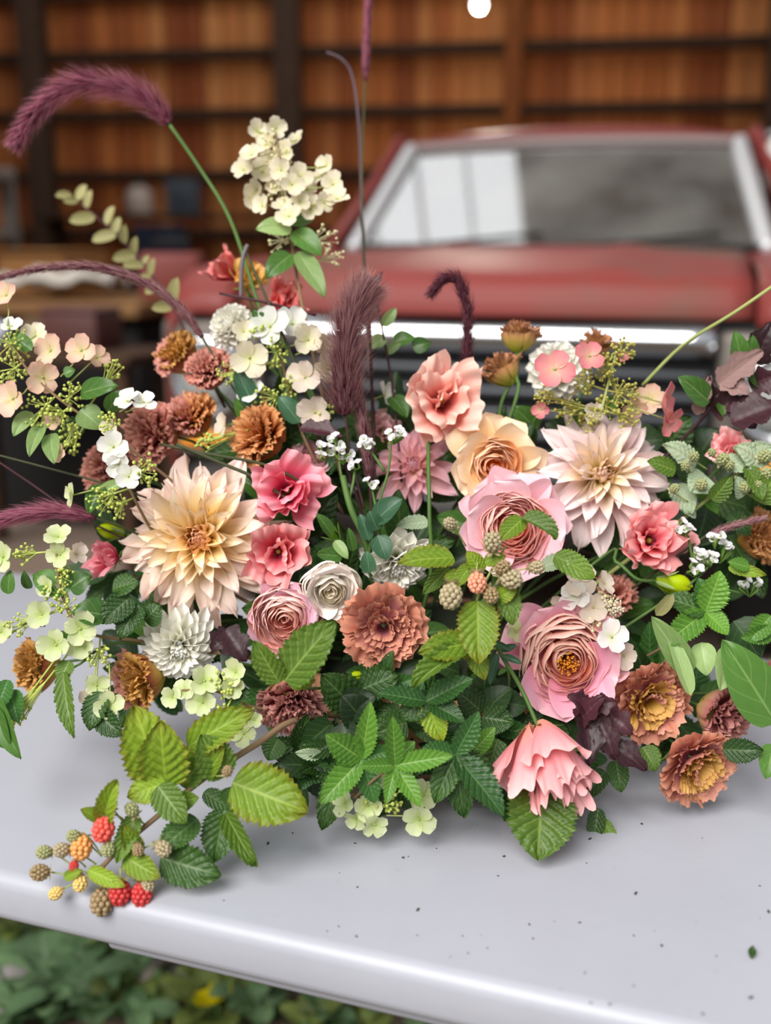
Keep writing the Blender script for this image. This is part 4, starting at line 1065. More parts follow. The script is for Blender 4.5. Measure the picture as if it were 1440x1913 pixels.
# ---- big dahlias
dahlia('dinner_plate_dahlia', 'huge cream and peach dahlia with yellow centre, left of the arrangement', 'large dahlias', 372, 1006, D(372, 1006, -.015), 152, (-.10, .05, 1), 'cream', 112, .3)
dahlia('dinner_plate_dahlia', 'large pale blush pointed dahlia on the right beside the peach rose', 'large dahlias', 1126, 885, D(1126, 885, -.01), 136, (.08, .22, 1), 'blush', 84, 1.1, nin=26)
dahlia('dinner_plate_dahlia', 'pink dahlia half hidden behind the salmon lisianthus stem', 'large dahlias', 772, 868, D(772, 868, .045), 88, (-.25, .35, 1), 'pinkd', 70, .4)
# ---- white dahlias
ball_dahlia('white_dahlia', 'creamy white pointed dahlia below the huge cream dahlia', 335, 1216, D(335, 1216, -.005), 78, (.12, -.45, 1), 100, True, False, roll=.5)
ball_dahlia('white_dahlia', 'small white ball dahlia beside the purple grass at upper left', 424, 604, D(424, 604, .0), 53, (-.5, .3, 1), 90)
ball_dahlia('white_dahlia', 'white ball dahlia with yellow heart behind pink hydrangea florets', 1042, 684, D(1042, 684, .02), 68, (-.1, .3, 1), 95, False, True)
ball_dahlia('white_dahlia', 'white dahlia tilted down between cream rose and raspberry leaf', 742, 1062, D(742, 1062, .01), 76, (.1, -.75, .9), 90)
ball_dahlia('white_dahlia', 'white dahlia hidden beneath the drooping pink lisianthus', 965, 1452, D(965, 1452, .015), 60, (-.4, -.7, 1), 60, True, False, WPI)
# ---- roses
rose('garden_rose', 'peach apricot garden rose above the large pink rose', 924, 872, D(924, 868, .0), 92, (.10, -.10, 1), 'peach', .6, 1.0, 8, 10, core=.66)
rose('garden_rose', 'big soft pink garden rose with a leaf across its face', 955, 985, D(955, 985, -.02), 102, (-.05, .02, 1), 'pink', .2, 1.0, 9, 13, core=.78)
rose('garden_rose', 'open rose pink garden rose showing orange stamens', 1060, 1238, D(1060, 1238, -.01), 112, (-.02, -.10, 1), 'deep', 1.3, 1.0, 8, 13, True, heart_r=.2, core=.80)
rose('garden_rose', 'cream white cupped rose left of the brown open lisianthus', 616, 1103, D(616, 1103, -.015), 62, (.15, -.35, 1), 'cream', .3, .30, 7, 11)
rose('garden_rose', 'blush pink rose half covered by the big serrated leaf', 533, 1155, D(533, 1155, -.01), 74, (-.05, -.15, 1), 'blush', 2.0, .7, 7, 12)
rose('garden_rose', 'pale pink rose behind the hot pink lisianthus', 580, 858, D(580, 858, .03), 46, (.35, .7, .8), 'palepink', .4, .45, 6, 8)
# ---- pink lisianthus
lisianthus('pink_lisianthus', 'hot pink ruffled lisianthus right of the huge cream dahlia, upper one', 537, 915, D(537, 915, -.02), 66, (.15, .1, 1), 'hot', .4)
lisianthus('pink_lisianthus', 'rose pink ruffled lisianthus touching the cream rose, lower one', 520, 1030, D(520, 1030, -.028), 62, (.1, .05, 1), 'rose', 1.3)
lisianthus('pink_lisianthus', 'salmon pink open lisianthus on a tall stem at top centre', 828, 742, D(828, 742, .0), 76, (.12, .25, 1), 'salmon', .9, via=[(803, 812, 1.05), (800, 860, 1.0), (802, 960, .975), (800, 1100, 1.0)], spread=1.05)
lisianthus('pink_lisianthus', 'coral pink ruffled lisianthus below the pale blush dahlia', 1216, 1010, D(1216, 1010, -.02), 66, (.05, .05, 1), 'rose', .2, .9, 5, 5)
lisianthus('pink_lisianthus', 'soft pink lisianthus hanging face down at the bottom right', 1012, 1400, D(1012, 1392, -.025), 79, (.14, -1.15, .55), 'soft', .2, .5, via=[(975, 1290, .93), (925, 1200, .94), (915, 1150, 1.0)], bell=True, pistil=False)
lisianthus('pink_lisianthus', 'small deep pink lisianthus at the left of the huge dahlia', 200, 1042, D(200, 1042, .0), 40, (-.9, .15, .8), 'hot', .6, .6)
lisianthus('pink_lisianthus', 'coral bud opening at upper left beside the yellow bloom', 420, 505, D(420, 505, .05), 46, (-.8, .6, .6), 'coral', .6, .55)
lisianthus('yellow_lisianthus', 'yellow lisianthus just under the tall grass stem', 462, 520, D(462, 520, .045), 44, (.2, .6, 1), 'yellow', .6, .5, group=None)
lisianthus('pink_lisianthus', 'coral lisianthus behind white hydrangea florets at upper left', 530, 562, D(530, 562, .04), 50, (.5, .5, .8), 'coral', 1.6, .6)
lisianthus('pink_lisianthus', 'faded pink lisianthus under the dark leaves at far right', 1362, 838, D(1362, 838, -.045), 38, (-.4, .4, 1), 'soft', .6, .8)
lisianthus('pink_lisianthus', 'pink petals just inside the right edge of the picture', 1448, 1242, D(1440, 1242, -.01), 26, (.6, .1, .6), 'soft', .6, .6)
lisianthus('pink_lisianthus', 'small pale pink bloom tucked among stems below the grass plume', 716, 800, D(716, 800, .06), 34, (.1, .4, .8), 'pale', .6, .7)
# ---- brown frilled lisianthus
fr_ = frilled
fr_('frilled_lisianthus', 'dusky mauve frilled bloom at left, largest of the upper trio', 272, 812, D(272, 812, -.01), 54, (-.75, .0, .8), 'mauve', .3)
fr_('frilled_lisianthus', 'rusty frilled bloom tucked just above the mauve one', 350, 768, D(350, 768, .005), 46, (-.35, .75, .7), 'orange', .8, mixkey='mauve')
fr_('frilled_lisianthus', 'orange brown frilled bloom above the hot pink lisianthus', 474, 806, D(474, 806, -.005), 54, (-.7, .35, .8), 'orange', .1, 26)
fr_('frilled_lisianthus', 'small mauve frilled bloom below the white ball dahlia', 387, 682, D(387, 682, .0), 41, (-.2, .75, .9), 'mauve', .5)
fr_('frilled_lisianthus', 'mauve frilled bloom behind white florets at the left edge of dahlia', 192, 872, D(192, 872, .01), 46, (-.55, .15, .9), 'mauve', 1.5)
fr_('frilled_lisianthus', 'green backed tan bloom under the tip of arching purple grass', 322, 656, D(322, 656, .03), 42, (-.6, .5, .4), 'gold', .5, mixkey='mauve')
fr_('frilled_lisianthus', 'wide open terracotta mauve ruffled bloom in the very middle', 714, 1176, D(714, 1176, -.02), 76, (-.05, -.05, 1), 'open', .2, 34, 1.15, cup=False, outer=9)
fr_('frilled_lisianthus', 'round mauve bud bloom facing down under the serrated leaf', 542, 1326, D(542, 1326, -.01), 54, (.05, -.75, .9), 'dusk', .6)
fr_('frilled_lisianthus', 'tan and rust bloom left of the lime raspberry leaves', 246, 1276, D(246, 1276, -.005), 52, (-.75, -.25, .5), 'gold', .3, mixkey='mauve')
fr_('frilled_lisianthus', 'tan cupped bloom at the far left edge over the table', 54, 1247, D(54, 1247, -.01), 46, (-.9, -.1, .5), 'gold', .3)
fr_('frilled_lisianthus', 'golden hearted brown bloom right of the open rose', 1228, 1318, D(1228, 1318, -.015), 76, (.30, -.15, 1), 'open', .2, 32, 1.1, cup=False, outer=8, mixkey='gold')
fr_('frilled_lisianthus', 'yellow and mauve bloom at lower right, nearest the big smooth leaf', 1366, 1342, D(1366, 1342, -.02), 54, (.75, -.25, .8), 'dusk', .3, 24)
fr_('frilled_lisianthus', 'lowest brown and gold bloom hanging over the white table', 1314, 1446, D(1314, 1446, -.03), 74, (.30, -.40, 1), 'open', 1.4, 32, 1.1, cup=False, outer=8, mixkey='gold')
fr_('frilled_lisianthus', 'tan green bud standing highest in front of the chrome grille', 970, 618, D(970, 618, .03), 34, (.1, .95, -.1), 'budtan', .3, 14, via=[(965, 700, 1.07), (945, 800, 1.06)])
fr_('frilled_lisianthus', 'tan green bud just below the highest bud', 931, 682, D(931, 682, .03), 36, (-.5, .8, .0), 'budtan', .8, 14, via=[(935, 760, 1.07), (930, 850, 1.06)])
fr_('frilled_lisianthus', 'peach yellow bloom cut by the right edge of the picture', 1432, 1002, D(1432, 1002, -.01), 44, (.75, .1, .7), 'peachy', .8)
fr_('frilled_lisianthus', 'shadowed brown bloom behind the tan hydrangea florets', 1150, 1108, D(1150, 1108, .05), 38, (.1, .4, .9), 'mauve', .8, 16)
fr_('frilled_lisianthus', 'blurred yellow green bloom behind the pink hydrangea floret', 1116, 634, D(1116, 634, .09), 30, (.1, .8, .3), 'budtan', .8, 12)
# ---- buds
MBY = petal_mat('bud_yellowgreen', [(0, '9cb430'), (.5, 'acc23a'), (1, 'b8c846')], None, transl=.25)
MBG = petal_mat('bud_green', [(0, '5f9038'), (.5, '86b04c'), (1, 'a4c868')], None, transl=.25)
MBP = petal_mat('bud_pink', [(0, 'c8a078'), (.5, 'd88c94'), (1, 'd87888')], None, transl=.25)
flower_bud('lisianthus_bud', 'bright yellow green bud on a curved stem at right', 1262, 1092, D(1262, 1092, -.015), 36, (1, -.2, .3), MBY, via=[(1190, 1082, .985), (1150, 1050, .99), (1110, 1052, 1.02)])
flower_bud('lisianthus_bud', 'yellow green bud above the small deep pink lisianthus', 205, 993, D(205, 993, .0), 28, (-1, .2, .3), MBY)
flower_bud('lisianthus_bud', 'slim green bud right of the hot pink blooms', 618, 992, D(618, 992, -.005), 26, (-.55, .7, .4), MBG, slim=.5)
flower_bud('lisianthus_bud', 'tiny pink bud left below the white yellow hearted dahlia', 1004, 765, D(1004, 765, .01), 17, (-.3, -.3, .8), MBP)
flower_bud('lisianthus_bud', 'small green bud below the open terracotta bloom', 668, 1262, D(668, 1262, .0), 18, (-1, .0, .4), MBY)
flower_bud('lisianthus_bud', 'small orange bloom bud in the shade of dark leaves at right', 1276, 796, D(1276, 796, .05), 22, (.1, .8, .5), petal_mat('bud_orange', [(0, 'b06a20'), (1, 'd8802c')], None))
# visible bent stems over the hot pink blooms, and dark grass blades
def blade(label, pts, w, mat=None, name='grass_blade', cat='grass', r=None):
    t = thing(name, P(*pts[-1]), label, cat, 'loose grass blades and stems')
    twig(t, pts, r or w, mat or M_STEMD, 'blade', 1)
blade('dark bent stem crossing in front of coral bloom at upper left', [(455, 460, 1.06), (490, 540, 1.05), (535, 640, 1.04), (570, 730, 1.04), (600, 840, 1.05)], .0013)
blade('hanging grey leaf tip over the yellow bloom', [(462, 458, 1.06), (452, 490, 1.055), (450, 560, 1.06)], .0022, plain('blade_grey', '6f6668', .7))
blade('dark red blade lying across coral bloom and white florets', [(410, 548, 1.06), (500, 566, 1.05), (590, 590, 1.06)], .0014, M_STEMR)
blade('green stem leaving the picture at far right in front of truck', [(1450, 530, 1.02), (1370, 585, 1.03), (1275, 645, 1.06), (1200, 720, 1.08)], .0018, M_STEMY)
blade('thin green stem reaching from the left picture edge', [(-20, 846, 1.0), (80, 872, 1.0), (200, 905, 1.0), (330, 950, 1.03)], .0011, M_STEMD)
blade('thin plum stem crossing the dark gap at left', [(-10, 858, 1.02), (60, 905, 1.02), (140, 960, 1.02), (240, 1010, 1.03)], .0010, M_STEMR)
blade('long olive stem above the huge cream dahlia', [(330, 830, .985), (420, 868, .985), (480, 895, .985), (560, 950, 1.0)], .0018, M_STEMD)
blade('second olive stem from the mauve blooms into the middle', [(300, 830, 1.0), (400, 850, .99), (500, 870, .99), (600, 920, 1.0)], .0015, M_STEMD)
blade('thick pale green stalk rising in the dark middle gap', [(640, 890, .985), (655, 950, .975), (680, 1005, .98), (700, 1080, 1.0)], .0030, M_STEM)
blade('dark grass leaf curling at the top beside the pink plume', [(610, 98, 1.3), (640, 112, 1.3), (660, 150, 1.3), (672, 260, 1.28), (676, 420, 1.22), (690, 700, 1.1)], .0016, plain('blade_mauve', '5a4a52', .7))
blade('brown upright stem right of the fluffy plume', [(690, 600, 1.07), (695, 740, 1.06), (700, 900, 1.03)], .0016, M_STEMR)

# ---- fountain grass plumes
plume('fountain_grass', 'purple grass plume arching high at the top left', [(316, 232, 1.13), (275, 185, 1.13), (215, 160, 1.13), (140, 158, 1.13), (75, 200, 1.13), (28, 270, 1.13)], 31, [(370, 310, 1.13), (430, 410, 1.12), (480, 560, 1.1), (560, 800, 1.05)], M_BRISP, 2400, 1.0, .95, 1, M_STEM, .0022)
plume('fountain_grass', 'purple grass plume arching low to the left picture edge', [(378, 630, 1.06), (335, 575, 1.06), (270, 528, 1.06), (180, 500, 1.06), (90, 500, 1.06), (-15, 522, 1.06)], 21, [(420, 700, 1.05), (520, 860, 1.03)], M_BRIS, 1900, .85, .5, 2, M_STEMD)
plume('fountain_grass', 'thick fluffy purple plume standing upright in the middle', [(645, 775, 1.02), (640, 700, 1.02), (648, 630, 1.02), (668, 570, 1.02), (690, 535, 1.02)], 46, [(655, 850, 1.02), (680, 950, 1.0)], M_BRIS, 3600, 1.0, 1.15, 3, M_STEMR)
plume('fountain_grass', 'slender purple plume just behind the fluffy one', [(690, 900, 1.03), (682, 820, 1.03), (668, 740, 1.03), (655, 660, 1.03), (630, 590, 1.03)], 24, [(695, 980, 1.01)], M_BRIS, 2000, .85, .6, 4, M_STEMR)
plume('fountain_grass', 'dark hooked plume in front of the chrome grille', [(868, 705, 1.06), (873, 640, 1.06), (872, 580, 1.06), (858, 528, 1.06), (830, 522, 1.06), (806, 548, 1.06)], 23, [(862, 790, 1.05), (850, 900, 1.03)], M_BRISD, 1400, .9, .7, 5, M_STEMR)
plume('fountain_grass', 'pink blurred plume leaving the top of the picture', [(682, 150, 1.30), (684, 80, 1.30), (688, 0, 1.30), (690, -60, 1.30)], 17, [(680, 200, 1.29), (676, 330, 1.25), (684, 560, 1.15), (700, 800, 1.05)], M_BRISP, 1300, 1.0, .4, 6, M_STEMD)
plume('fountain_grass', 'rosy plume pointing out at the lower left edge', [(178, 968, .985), (110, 955, .98), (40, 962, .975), (-40, 985, .97)], 24, [(230, 985, .99), (320, 1030, 1.02)], M_BRISP, 1300, 1.2, .6, 7, M_STEMD)
plume('fountain_grass', 'small mauve plume at the right edge by the peach bloom', [(1320, 1000, 1.0), (1370, 982, 1.0), (1425, 968, 1.0)], 14, [(1270, 1035, 1.0), (1180, 1100, 1.02)], M_BRIS, 800, .9, .5, 8, M_STEMD)

# ---- hydrangeas
def hydrangea(label, florets, buds, stem, leaves=(), bmat=None, fkey='white', stemmat=None, name='panicle_hydrangea'):
    pts = [P(*q) for q in stem]
    t = root(name, label, 'hydrangea', 'panicle hydrangeas', pts[-1])
    twig(t, stem, .0019, stemmat or M_STEMB)
    path = smooth_path(pts, 6)
    near = lambda c: min(path, key=lambda q: (q - c).length)
    for f in florets:
        px, py, dd, r = f[:4]; face = f[4] if len(f) > 4 and f[4] else (random.uniform(-.5, .5), random.uniform(-.1, .8), 1); key = f[5] if len(f) > 5 else fkey
        c = P(px, py, dd); floret(t, px, py, dd, r, face, key, stalk=near(c).lerp(c, .35))
    for q in buds:
        px, py, dd, r, n = q; c = P(px, py, dd); budspray(t, px, py, dd, r, n, bmat, root_=near(c))
    for l in leaves: leaf(t, *l[:3], **(l[3] if len(l) > 3 else {}))
    return t
d0 = 1.10
hf = [(480, 245), (515, 240), (555, 262), (470, 290), (500, 270), (535, 285), (455, 318), (490, 322), (525, 318), (560, 330), (480, 355), (515, 352), (610, 310), (622, 345), (575, 355), (490, 385), (530, 385), (560, 378), (605, 378), (472, 372), (545, 345), (505, 300), (600, 330), (580, 390), (540, 405), (630, 372)]
hydrangea('tall cream hydrangea panicle standing highest, left of the truck', [(x, y, d0 + random.uniform(-.02, .02), 23 + random.uniform(-3, 3), (random.uniform(-.8, .8), random.uniform(-.2, .9), 1), 'cream') for x, y in hf],
  [(520, 290, d0, 30, 30), (530, 350, d0, 34, 36), (505, 255, d0, 16, 14), (610, 445, d0, 26, 26), (520, 450, d0, 22, 20), (625, 480, d0, 22, 20)], [(515, 250, d0), (530, 330, d0), (540, 420, d0), (552, 500, d0), (575, 620, 1.07), (640, 900, 1.03)],
  [('pale', (545, 428, d0 - .01), (478, 428, d0 - .02), dict(w=42)), ('smooth', (548, 432, d0 - .01), (600, 478, d0 - .02), dict(w=44)), ('smooth', (545, 475, d0 - .01), (497, 520, d0 - .02), dict(w=46)), ('pale', (556, 470, d0 - .01), (608, 560, d0 - .03), dict(w=40)), ('smooth', (540, 420, d0), (585, 405, d0 + .02), dict(w=40))], M_BUDC, 'cream')
d0 = .99
hydrangea('blush hydrangea spray reaching out at the far left', [(152, 655, d0, 34, (-.1, .2, 1), 'blush'), (95, 655, d0 + .01, 34, (-.3, .1, 1), 'blush'), (80, 705, d0, 34, (.3, -.3, 1), 'blush'), (25, 745, d0 - .01, 36, (-.5, .0, 1), 'blush'), (66, 628, d0 + .02, 26, (0, .3, 1), 'cream'), (12, 552, d0 + .02, 30, (-.3, .3, 1), 'blush'), (180, 668, d0 + .02, 24, (.7, .3, 1), 'blush'), (22, 610, d0 + .01, 22, (0, .8, 1), 'white'), (98, 790, d0, 18, (0, 0, 1), 'blush'), (112, 845, d0 - .01, 18, (-.5, 0, 1), 'blush')],
  [(22, 640, d0, 34, 46), (20, 695, d0, 30, 40), (135, 740, d0, 26, 34), (75, 770, d0, 34, 50), (110, 775, d0 - .01, 26, 36), (130, 810, d0, 22, 28), (215, 690, d0 + .01, 18, 20), (130, 835, d0, 18, 22)], [(15, 640, d0), (60, 700, d0), (130, 760, d0), (220, 820, 1.0), (420, 980, 1.02), (600, 1150, 1.0)],
  [('smooth', (150, 735, d0), (222, 722, d0 - .01), dict(w=44)), ('pale', (60, 770, d0), (25, 815, d0 - .01), dict(w=34)), ('pale', (80, 790, d0), (55, 855, d0 - .02), dict(w=30)), ('pale', (95, 810, d0), (102, 868, d0 - .02), dict(w=34)), ('smooth', (60, 655, d0), (20, 625, d0 + .01), dict(w=30)), ('pale', (150, 765, d0), (190, 800, d0), dict(w=50)), ('smooth', (120, 700, d0), (140, 690, d0), dict(w=24)), ('dark', (160, 790, d0 + .02), (90, 830, d0 + .02), dict(w=50)), ('smooth', (200, 770, d0 + .02), (235, 730, d0 + .02), dict(w=36))], M_BUDG, 'blush')
d0 = .955
hydrangea('white hydrangea florets in front of the mauve frilled blooms', [(212, 835, d0, 32, (-.1, .1, 1)), (222, 868, d0, 26, (.1, -.2, 1)), (240, 890, d0 - .005, 26, (.2, -.1, 1)), (238, 750, d0 + .02, 28, (-.3, .9, .8)), (268, 752, d0 + .02, 26, (.3, .8, .9)), (136, 925, d0 + .02, 24, (-.9, 0, .6), 'green'), (205, 800, d0 + .01, 20, (-.3, .3, 1), 'cream')],
  [(205, 790, d0 + .01, 22, 40), (272, 880, d0, 26, 36), (190, 930, d0 + .02, 30, 46), (218, 945, d0 + .02, 26, 32)], [(215, 780, d0 + .02), (225, 840, d0 + .015), (250, 930, d0 + .03), (340, 1050, 1.02), (600, 1200, 1.0)], [('smooth', (190, 905, d0 + .03), (165, 960, d0 + .02), dict(w=36)), ('pale', (230, 900, d0 + .03), (170, 935, d0 + .03), dict(w=26))])
d0 = .955
hydrangea('pale green hydrangea spray low at left over the white table', [(108, 1003, d0, 26, (.1, .8, .8), 'green'), (112, 1036, d0, 26, (-.1, .0, 1), 'green'), (142, 1035, d0, 24, (.9, .2, .6), 'tan'), (6, 1040, d0, 32, (-.3, .1, 1), 'green'), (88, 1095, d0, 22, (-.4, .1, 1), 'green'), (78, 1148, d0, 28, (-.2, .1, 1), 'green'), (150, 1175, d0 - .01, 34, (.15, .1, 1), 'green'), (105, 1205, d0 - .01, 34, (-.1, .1, 1), 'green'), (150, 1205, d0 - .005, 30, (.1, -.2, 1), 'green'), (2, 1180, d0, 26, (0, .1, 1), 'green'), (180, 1280, d0 - .01, 26, (.4, .1, 1), 'green'), (205, 1318, d0 - .02, 30, (0, .2, 1), 'green'), (168, 1302, d0 - .01, 20, (-.5, .1, 1), 'tan')],
  [(45, 1035, d0, 22, 26), (120, 1075, d0, 20, 34), (105, 1110, d0, 26, 40), (125, 1135, d0, 22, 30), (28, 1170, d0, 22, 30), (185, 1225, d0, 24, 34), (40, 1330, d0, 20, 24), (20, 1345, d0, 16, 18)], [(105, 1030, d0), (115, 1110, d0), (160, 1180, d0), (280, 1200, .98), (600, 1250, 1.0)],
  [('smooth', (130, 1105, d0), (62, 1075, d0 + .01), dict(w=50)), ('smooth', (130, 1100, d0), (168, 1075, d0), dict(w=50)), ('smooth', (55, 1100, d0 + .01), (45, 1065, d0), dict(w=20)), ('dark', (60, 1140, d0 + .01), (85, 1170, d0), dict(w=40)), ('smooth', (15, 1110, d0), (20, 1065, d0), dict(w=28)), ('smooth', (100, 1205, d0), (140, 1185, d0 - .01), dict(w=34)), ('black', (20, 1290, d0), (35, 1350, d0 - .02), dict(w=48)), ('black', (15, 1270, d0), (-10, 1340, d0 - .02), dict(w=46))], M_BUDG, 'green')
d0 = .915
hydrangea('greenish white hydrangea florets under the white pointed dahlia', [(382, 1272, d0, 30), (440, 1255, d0, 28), (435, 1285, d0, 24), (378, 1312, d0, 30, (0, .1, 1)), (322, 1302, d0, 24, (-.3, .0, 1)), (345, 1290, d0, 22), (455, 1370, d0, 26), (475, 1345, d0, 16)],
  [(415, 1280, d0, 26, 30), (450, 1330, d0, 26, 30), (420, 1330, d0, 20, 22)], [(340, 1290, d0), (400, 1290, d0), (470, 1320, d0 + .01), (560, 1330, .95), (700, 1350, 1.0)], [('dark', (420, 1300, d0 + .01), (470, 1295, d0), dict(w=44))], M_BUDG, 'green')
d0 = .90
hydrangea('pale green florets drooping below the blackberry leaves', [(686, 1505, d0, 30, (.1, .0, 1), 'green'), (700, 1540, d0 - .005, 28, (.3, -.3, 1), 'green'), (645, 1500, d0, 26, (-.6, .4, .8), 'green'), (782, 1530, d0, 34, (0, -.1, 1), 'green'), (790, 1485, d0 + .01, 30, (.4, .3, 1), 'green'), (665, 1530, d0, 24, (-.4, -.5, 1), 'green'), (715, 1440, d0 + .02, 34, (0, .2, 1), 'green')],
  [(690, 1490, d0 + .005, 26, 34), (735, 1500, d0 + .005, 22, 26)], [(690, 1520, d0 + .01), (690, 1480, d0 + .02), (740, 1430, .95), (800, 1380, 1.02)], (), M_BUDG, 'green')
d0 = 1.015
hydrangea('pink hydrangea florets over green seed heads at upper right', [(1036, 690, d0 - .02, 40, (-.1, .15, 1), 'pink'), (1101, 665, d0 - .015, 31, (.05, .1, 1), 'pink'), (1163, 667, d0, 13, (.2, .3, 1), 'pink'), (1236, 752, d0, 38, (.9, .0, .6), 'pink'), (1250, 785, d0, 30, (.6, -.5, .8), 'pink'), (1215, 745, d0 + .01, 32, (-.3, .1, 1), 'blush'), (1010, 765, d0, 18, (-.2, -.3, 1), 'pink'), (1110, 770, d0, 22, (-.1, -.2, 1), 'tan'), (1185, 760, d0 + .01, 24, (0, -.6, .8), 'blush')],
  [(1165, 655, d0, 24, 46), (1130, 690, d0, 28, 56), (1165, 735, d0, 30, 60), (1090, 715, d0, 24, 36), (1060, 760, d0, 26, 40), (1100, 785, d0, 24, 40), (1175, 780, d0, 24, 34), (1015, 740, d0, 18, 24), (1135, 760, d0, 26, 40)], [(1150, 660, d0), (1135, 720, d0), (1120, 780, d0), (1090, 900, 1.06), (900, 1150, 1.05)],
  [('smooth', (1125, 740, d0 + .02), (1150, 775, d0), dict(w=26)), ('smooth', (1070, 750, d0 + .02), (1085, 800, d0 + .01), dict(w=26))], M_BUDO, 'pink', M_STEMY)
d0 = 1.035
hydrangea('white hydrangea florets around the dark crossing stem, upper left', [(505, 610, d0, 40, (-.2, .2, 1), 'white'), (545, 605, d0 + .01, 34, (.4, .2, 1), 'white'), (466, 668, d0 - .005, 38, (0, -.1, 1), 'cream'), (575, 635, d0, 32, (.3, .1, 1), 'cream'), (612, 690, d0, 32, (.3, .0, 1), 'cream'), (570, 705, d0 - .01, 34, (-.4, .1, 1), 'tan'), (588, 770, d0 - .01, 34, (0, -.2, 1), 'tan'), (470, 735, d0, 28, (-.3, .6, 1), 'white'), (420, 795, d0 - .01, 26, (-.9, .2, .6), 'tan'), (600, 645, d0 + .01, 26, (.8, .1, .8), 'cream'), (718, 738, d0 + .03, 26, (.8, .2, .5), 'white'), (455, 620, d0, 22, (.2, .2, 1), 'cream')],
  [(515, 660, d0, 30, 40), (545, 720, d0, 26, 40), (500, 745, d0, 26, 34), (610, 770, d0 - .01, 16, 26), (480, 610, d0, 20, 30), (380, 825, d0 - .02, 18, 22), (425, 700, d0, 22, 24)], [(500, 600, d0 + .01), (530, 690, d0 + .01), (560, 800, d0 + .01), (640, 960, 1.05)],
  [('smooth', (520, 640, d0 + .01), (470, 580, d0), dict(w=40)), ('blue', (480, 770, d0), (440, 690, d0), dict(w=40)), ('blue', (560, 790, d0), (520, 740, d0), dict(w=40)), ('filler', (590, 800, d0), (640, 740, d0 + .02), dict(w=40))], M_BUDG, 'white')
d0 = .955
hydrangea('tan and white hydrangea florets above the open rose', [(1082, 1085, d0, 34, (.1, .1, 1), 'tan'), (1072, 1110, d0, 30, (-.3, .0, 1), 'white'), (1108, 1135, d0, 30, (-.1, .1, 1), 'tan'), (1128, 1090, d0, 24, (.6, .3, .8), 'tan'), (1142, 1190, d0 - .01, 34, (.2, .1, 1), 'white'), (1165, 1225, d0, 26, (.4, -.3, 1), 'tan'), (1050, 1130, d0 + .01, 26, (-.5, -.3, 1), 'tan'), (965, 1180, d0 + .01, 22, (-.1, .1, 1), 'green')],
  [(1108, 1165, d0, 16, 20), (1125, 1120, d0, 16, 22)], [(1100, 1110, d0 + .01), (1110, 1180, d0 + .02), (1080, 1280, 1.0), (960, 1400, 1.03)], (), M_BUDC, 'tan')
# fluffy fertile puff
pf = root('scabious_puff', 'fluffy cream stamen puff beside the white hydrangea floret', 'flower', None, P(1140, 1132, .955)); b = MB(); rr = random.Random(5); c0 = P(1142, 1133, .96)
for i in range(120):
    v = Vector((rr.gauss(0, 1), rr.gauss(0, 1) - .8, rr.gauss(0, 1))).normalized() * rr.uniform(.006, .012); b.tube([c0, c0 + v], .0003, 3); b.ball(c0 + v, .0009, 3, 5)
put('stamens', b.mesh('stamens', M_STAMENC), pf); stem_to_bowl(pf, c0, FWD, .0014)

# ---- statice
statice('white_statice', 'white statice sprig between the plume and the dark gap', [(612, 840, .985, 6, 16), (640, 850, .985, 6, 16), (628, 825, .985, 4, 14), (665, 868, .985, 3, 10)], [[(632, 850, .99), (640, 900, .985), (665, 970, .98), (700, 1080, 1.0), (760, 1250, 1.02)], [(662, 872, .99), (660, 900, .985), (650, 940, .98)]])
statice('white_statice', 'white statice sprig in front of the half hidden pink dahlia', [(735, 812, .985, 7, 16), (690, 825, .985, 6, 14), (748, 808, .985, 3, 8), (695, 905, .98, 3, 10)], [[(730, 830, .99), (725, 880, .985), (705, 960, .98), (700, 1080, 1.0), (760, 1250, 1.02)], [(690, 838, .99), (718, 880, .985)], [(695, 915, .985), (705, 960, .98)]])
statice('white_statice', 'loose white statice right of the coral lisianthus', [(1280, 985, .985, 6, 16), (1345, 1030, .985, 7, 20), (1325, 1045, .985, 5, 14), (1295, 1060, .985, 6, 16), (1335, 1010, .985, 4, 14), (1400, 1095, .985, 5, 18), (1310, 1035, .985, 5, 14)], [[(1340, 1040, .99), (1290, 1090, .99), (1200, 1150, 1.0), (900, 1350, 1.03)], [(1285, 1000, .99), (1300, 1080, .99)], [(1395, 1110, .99), (1300, 1090, .99)]])

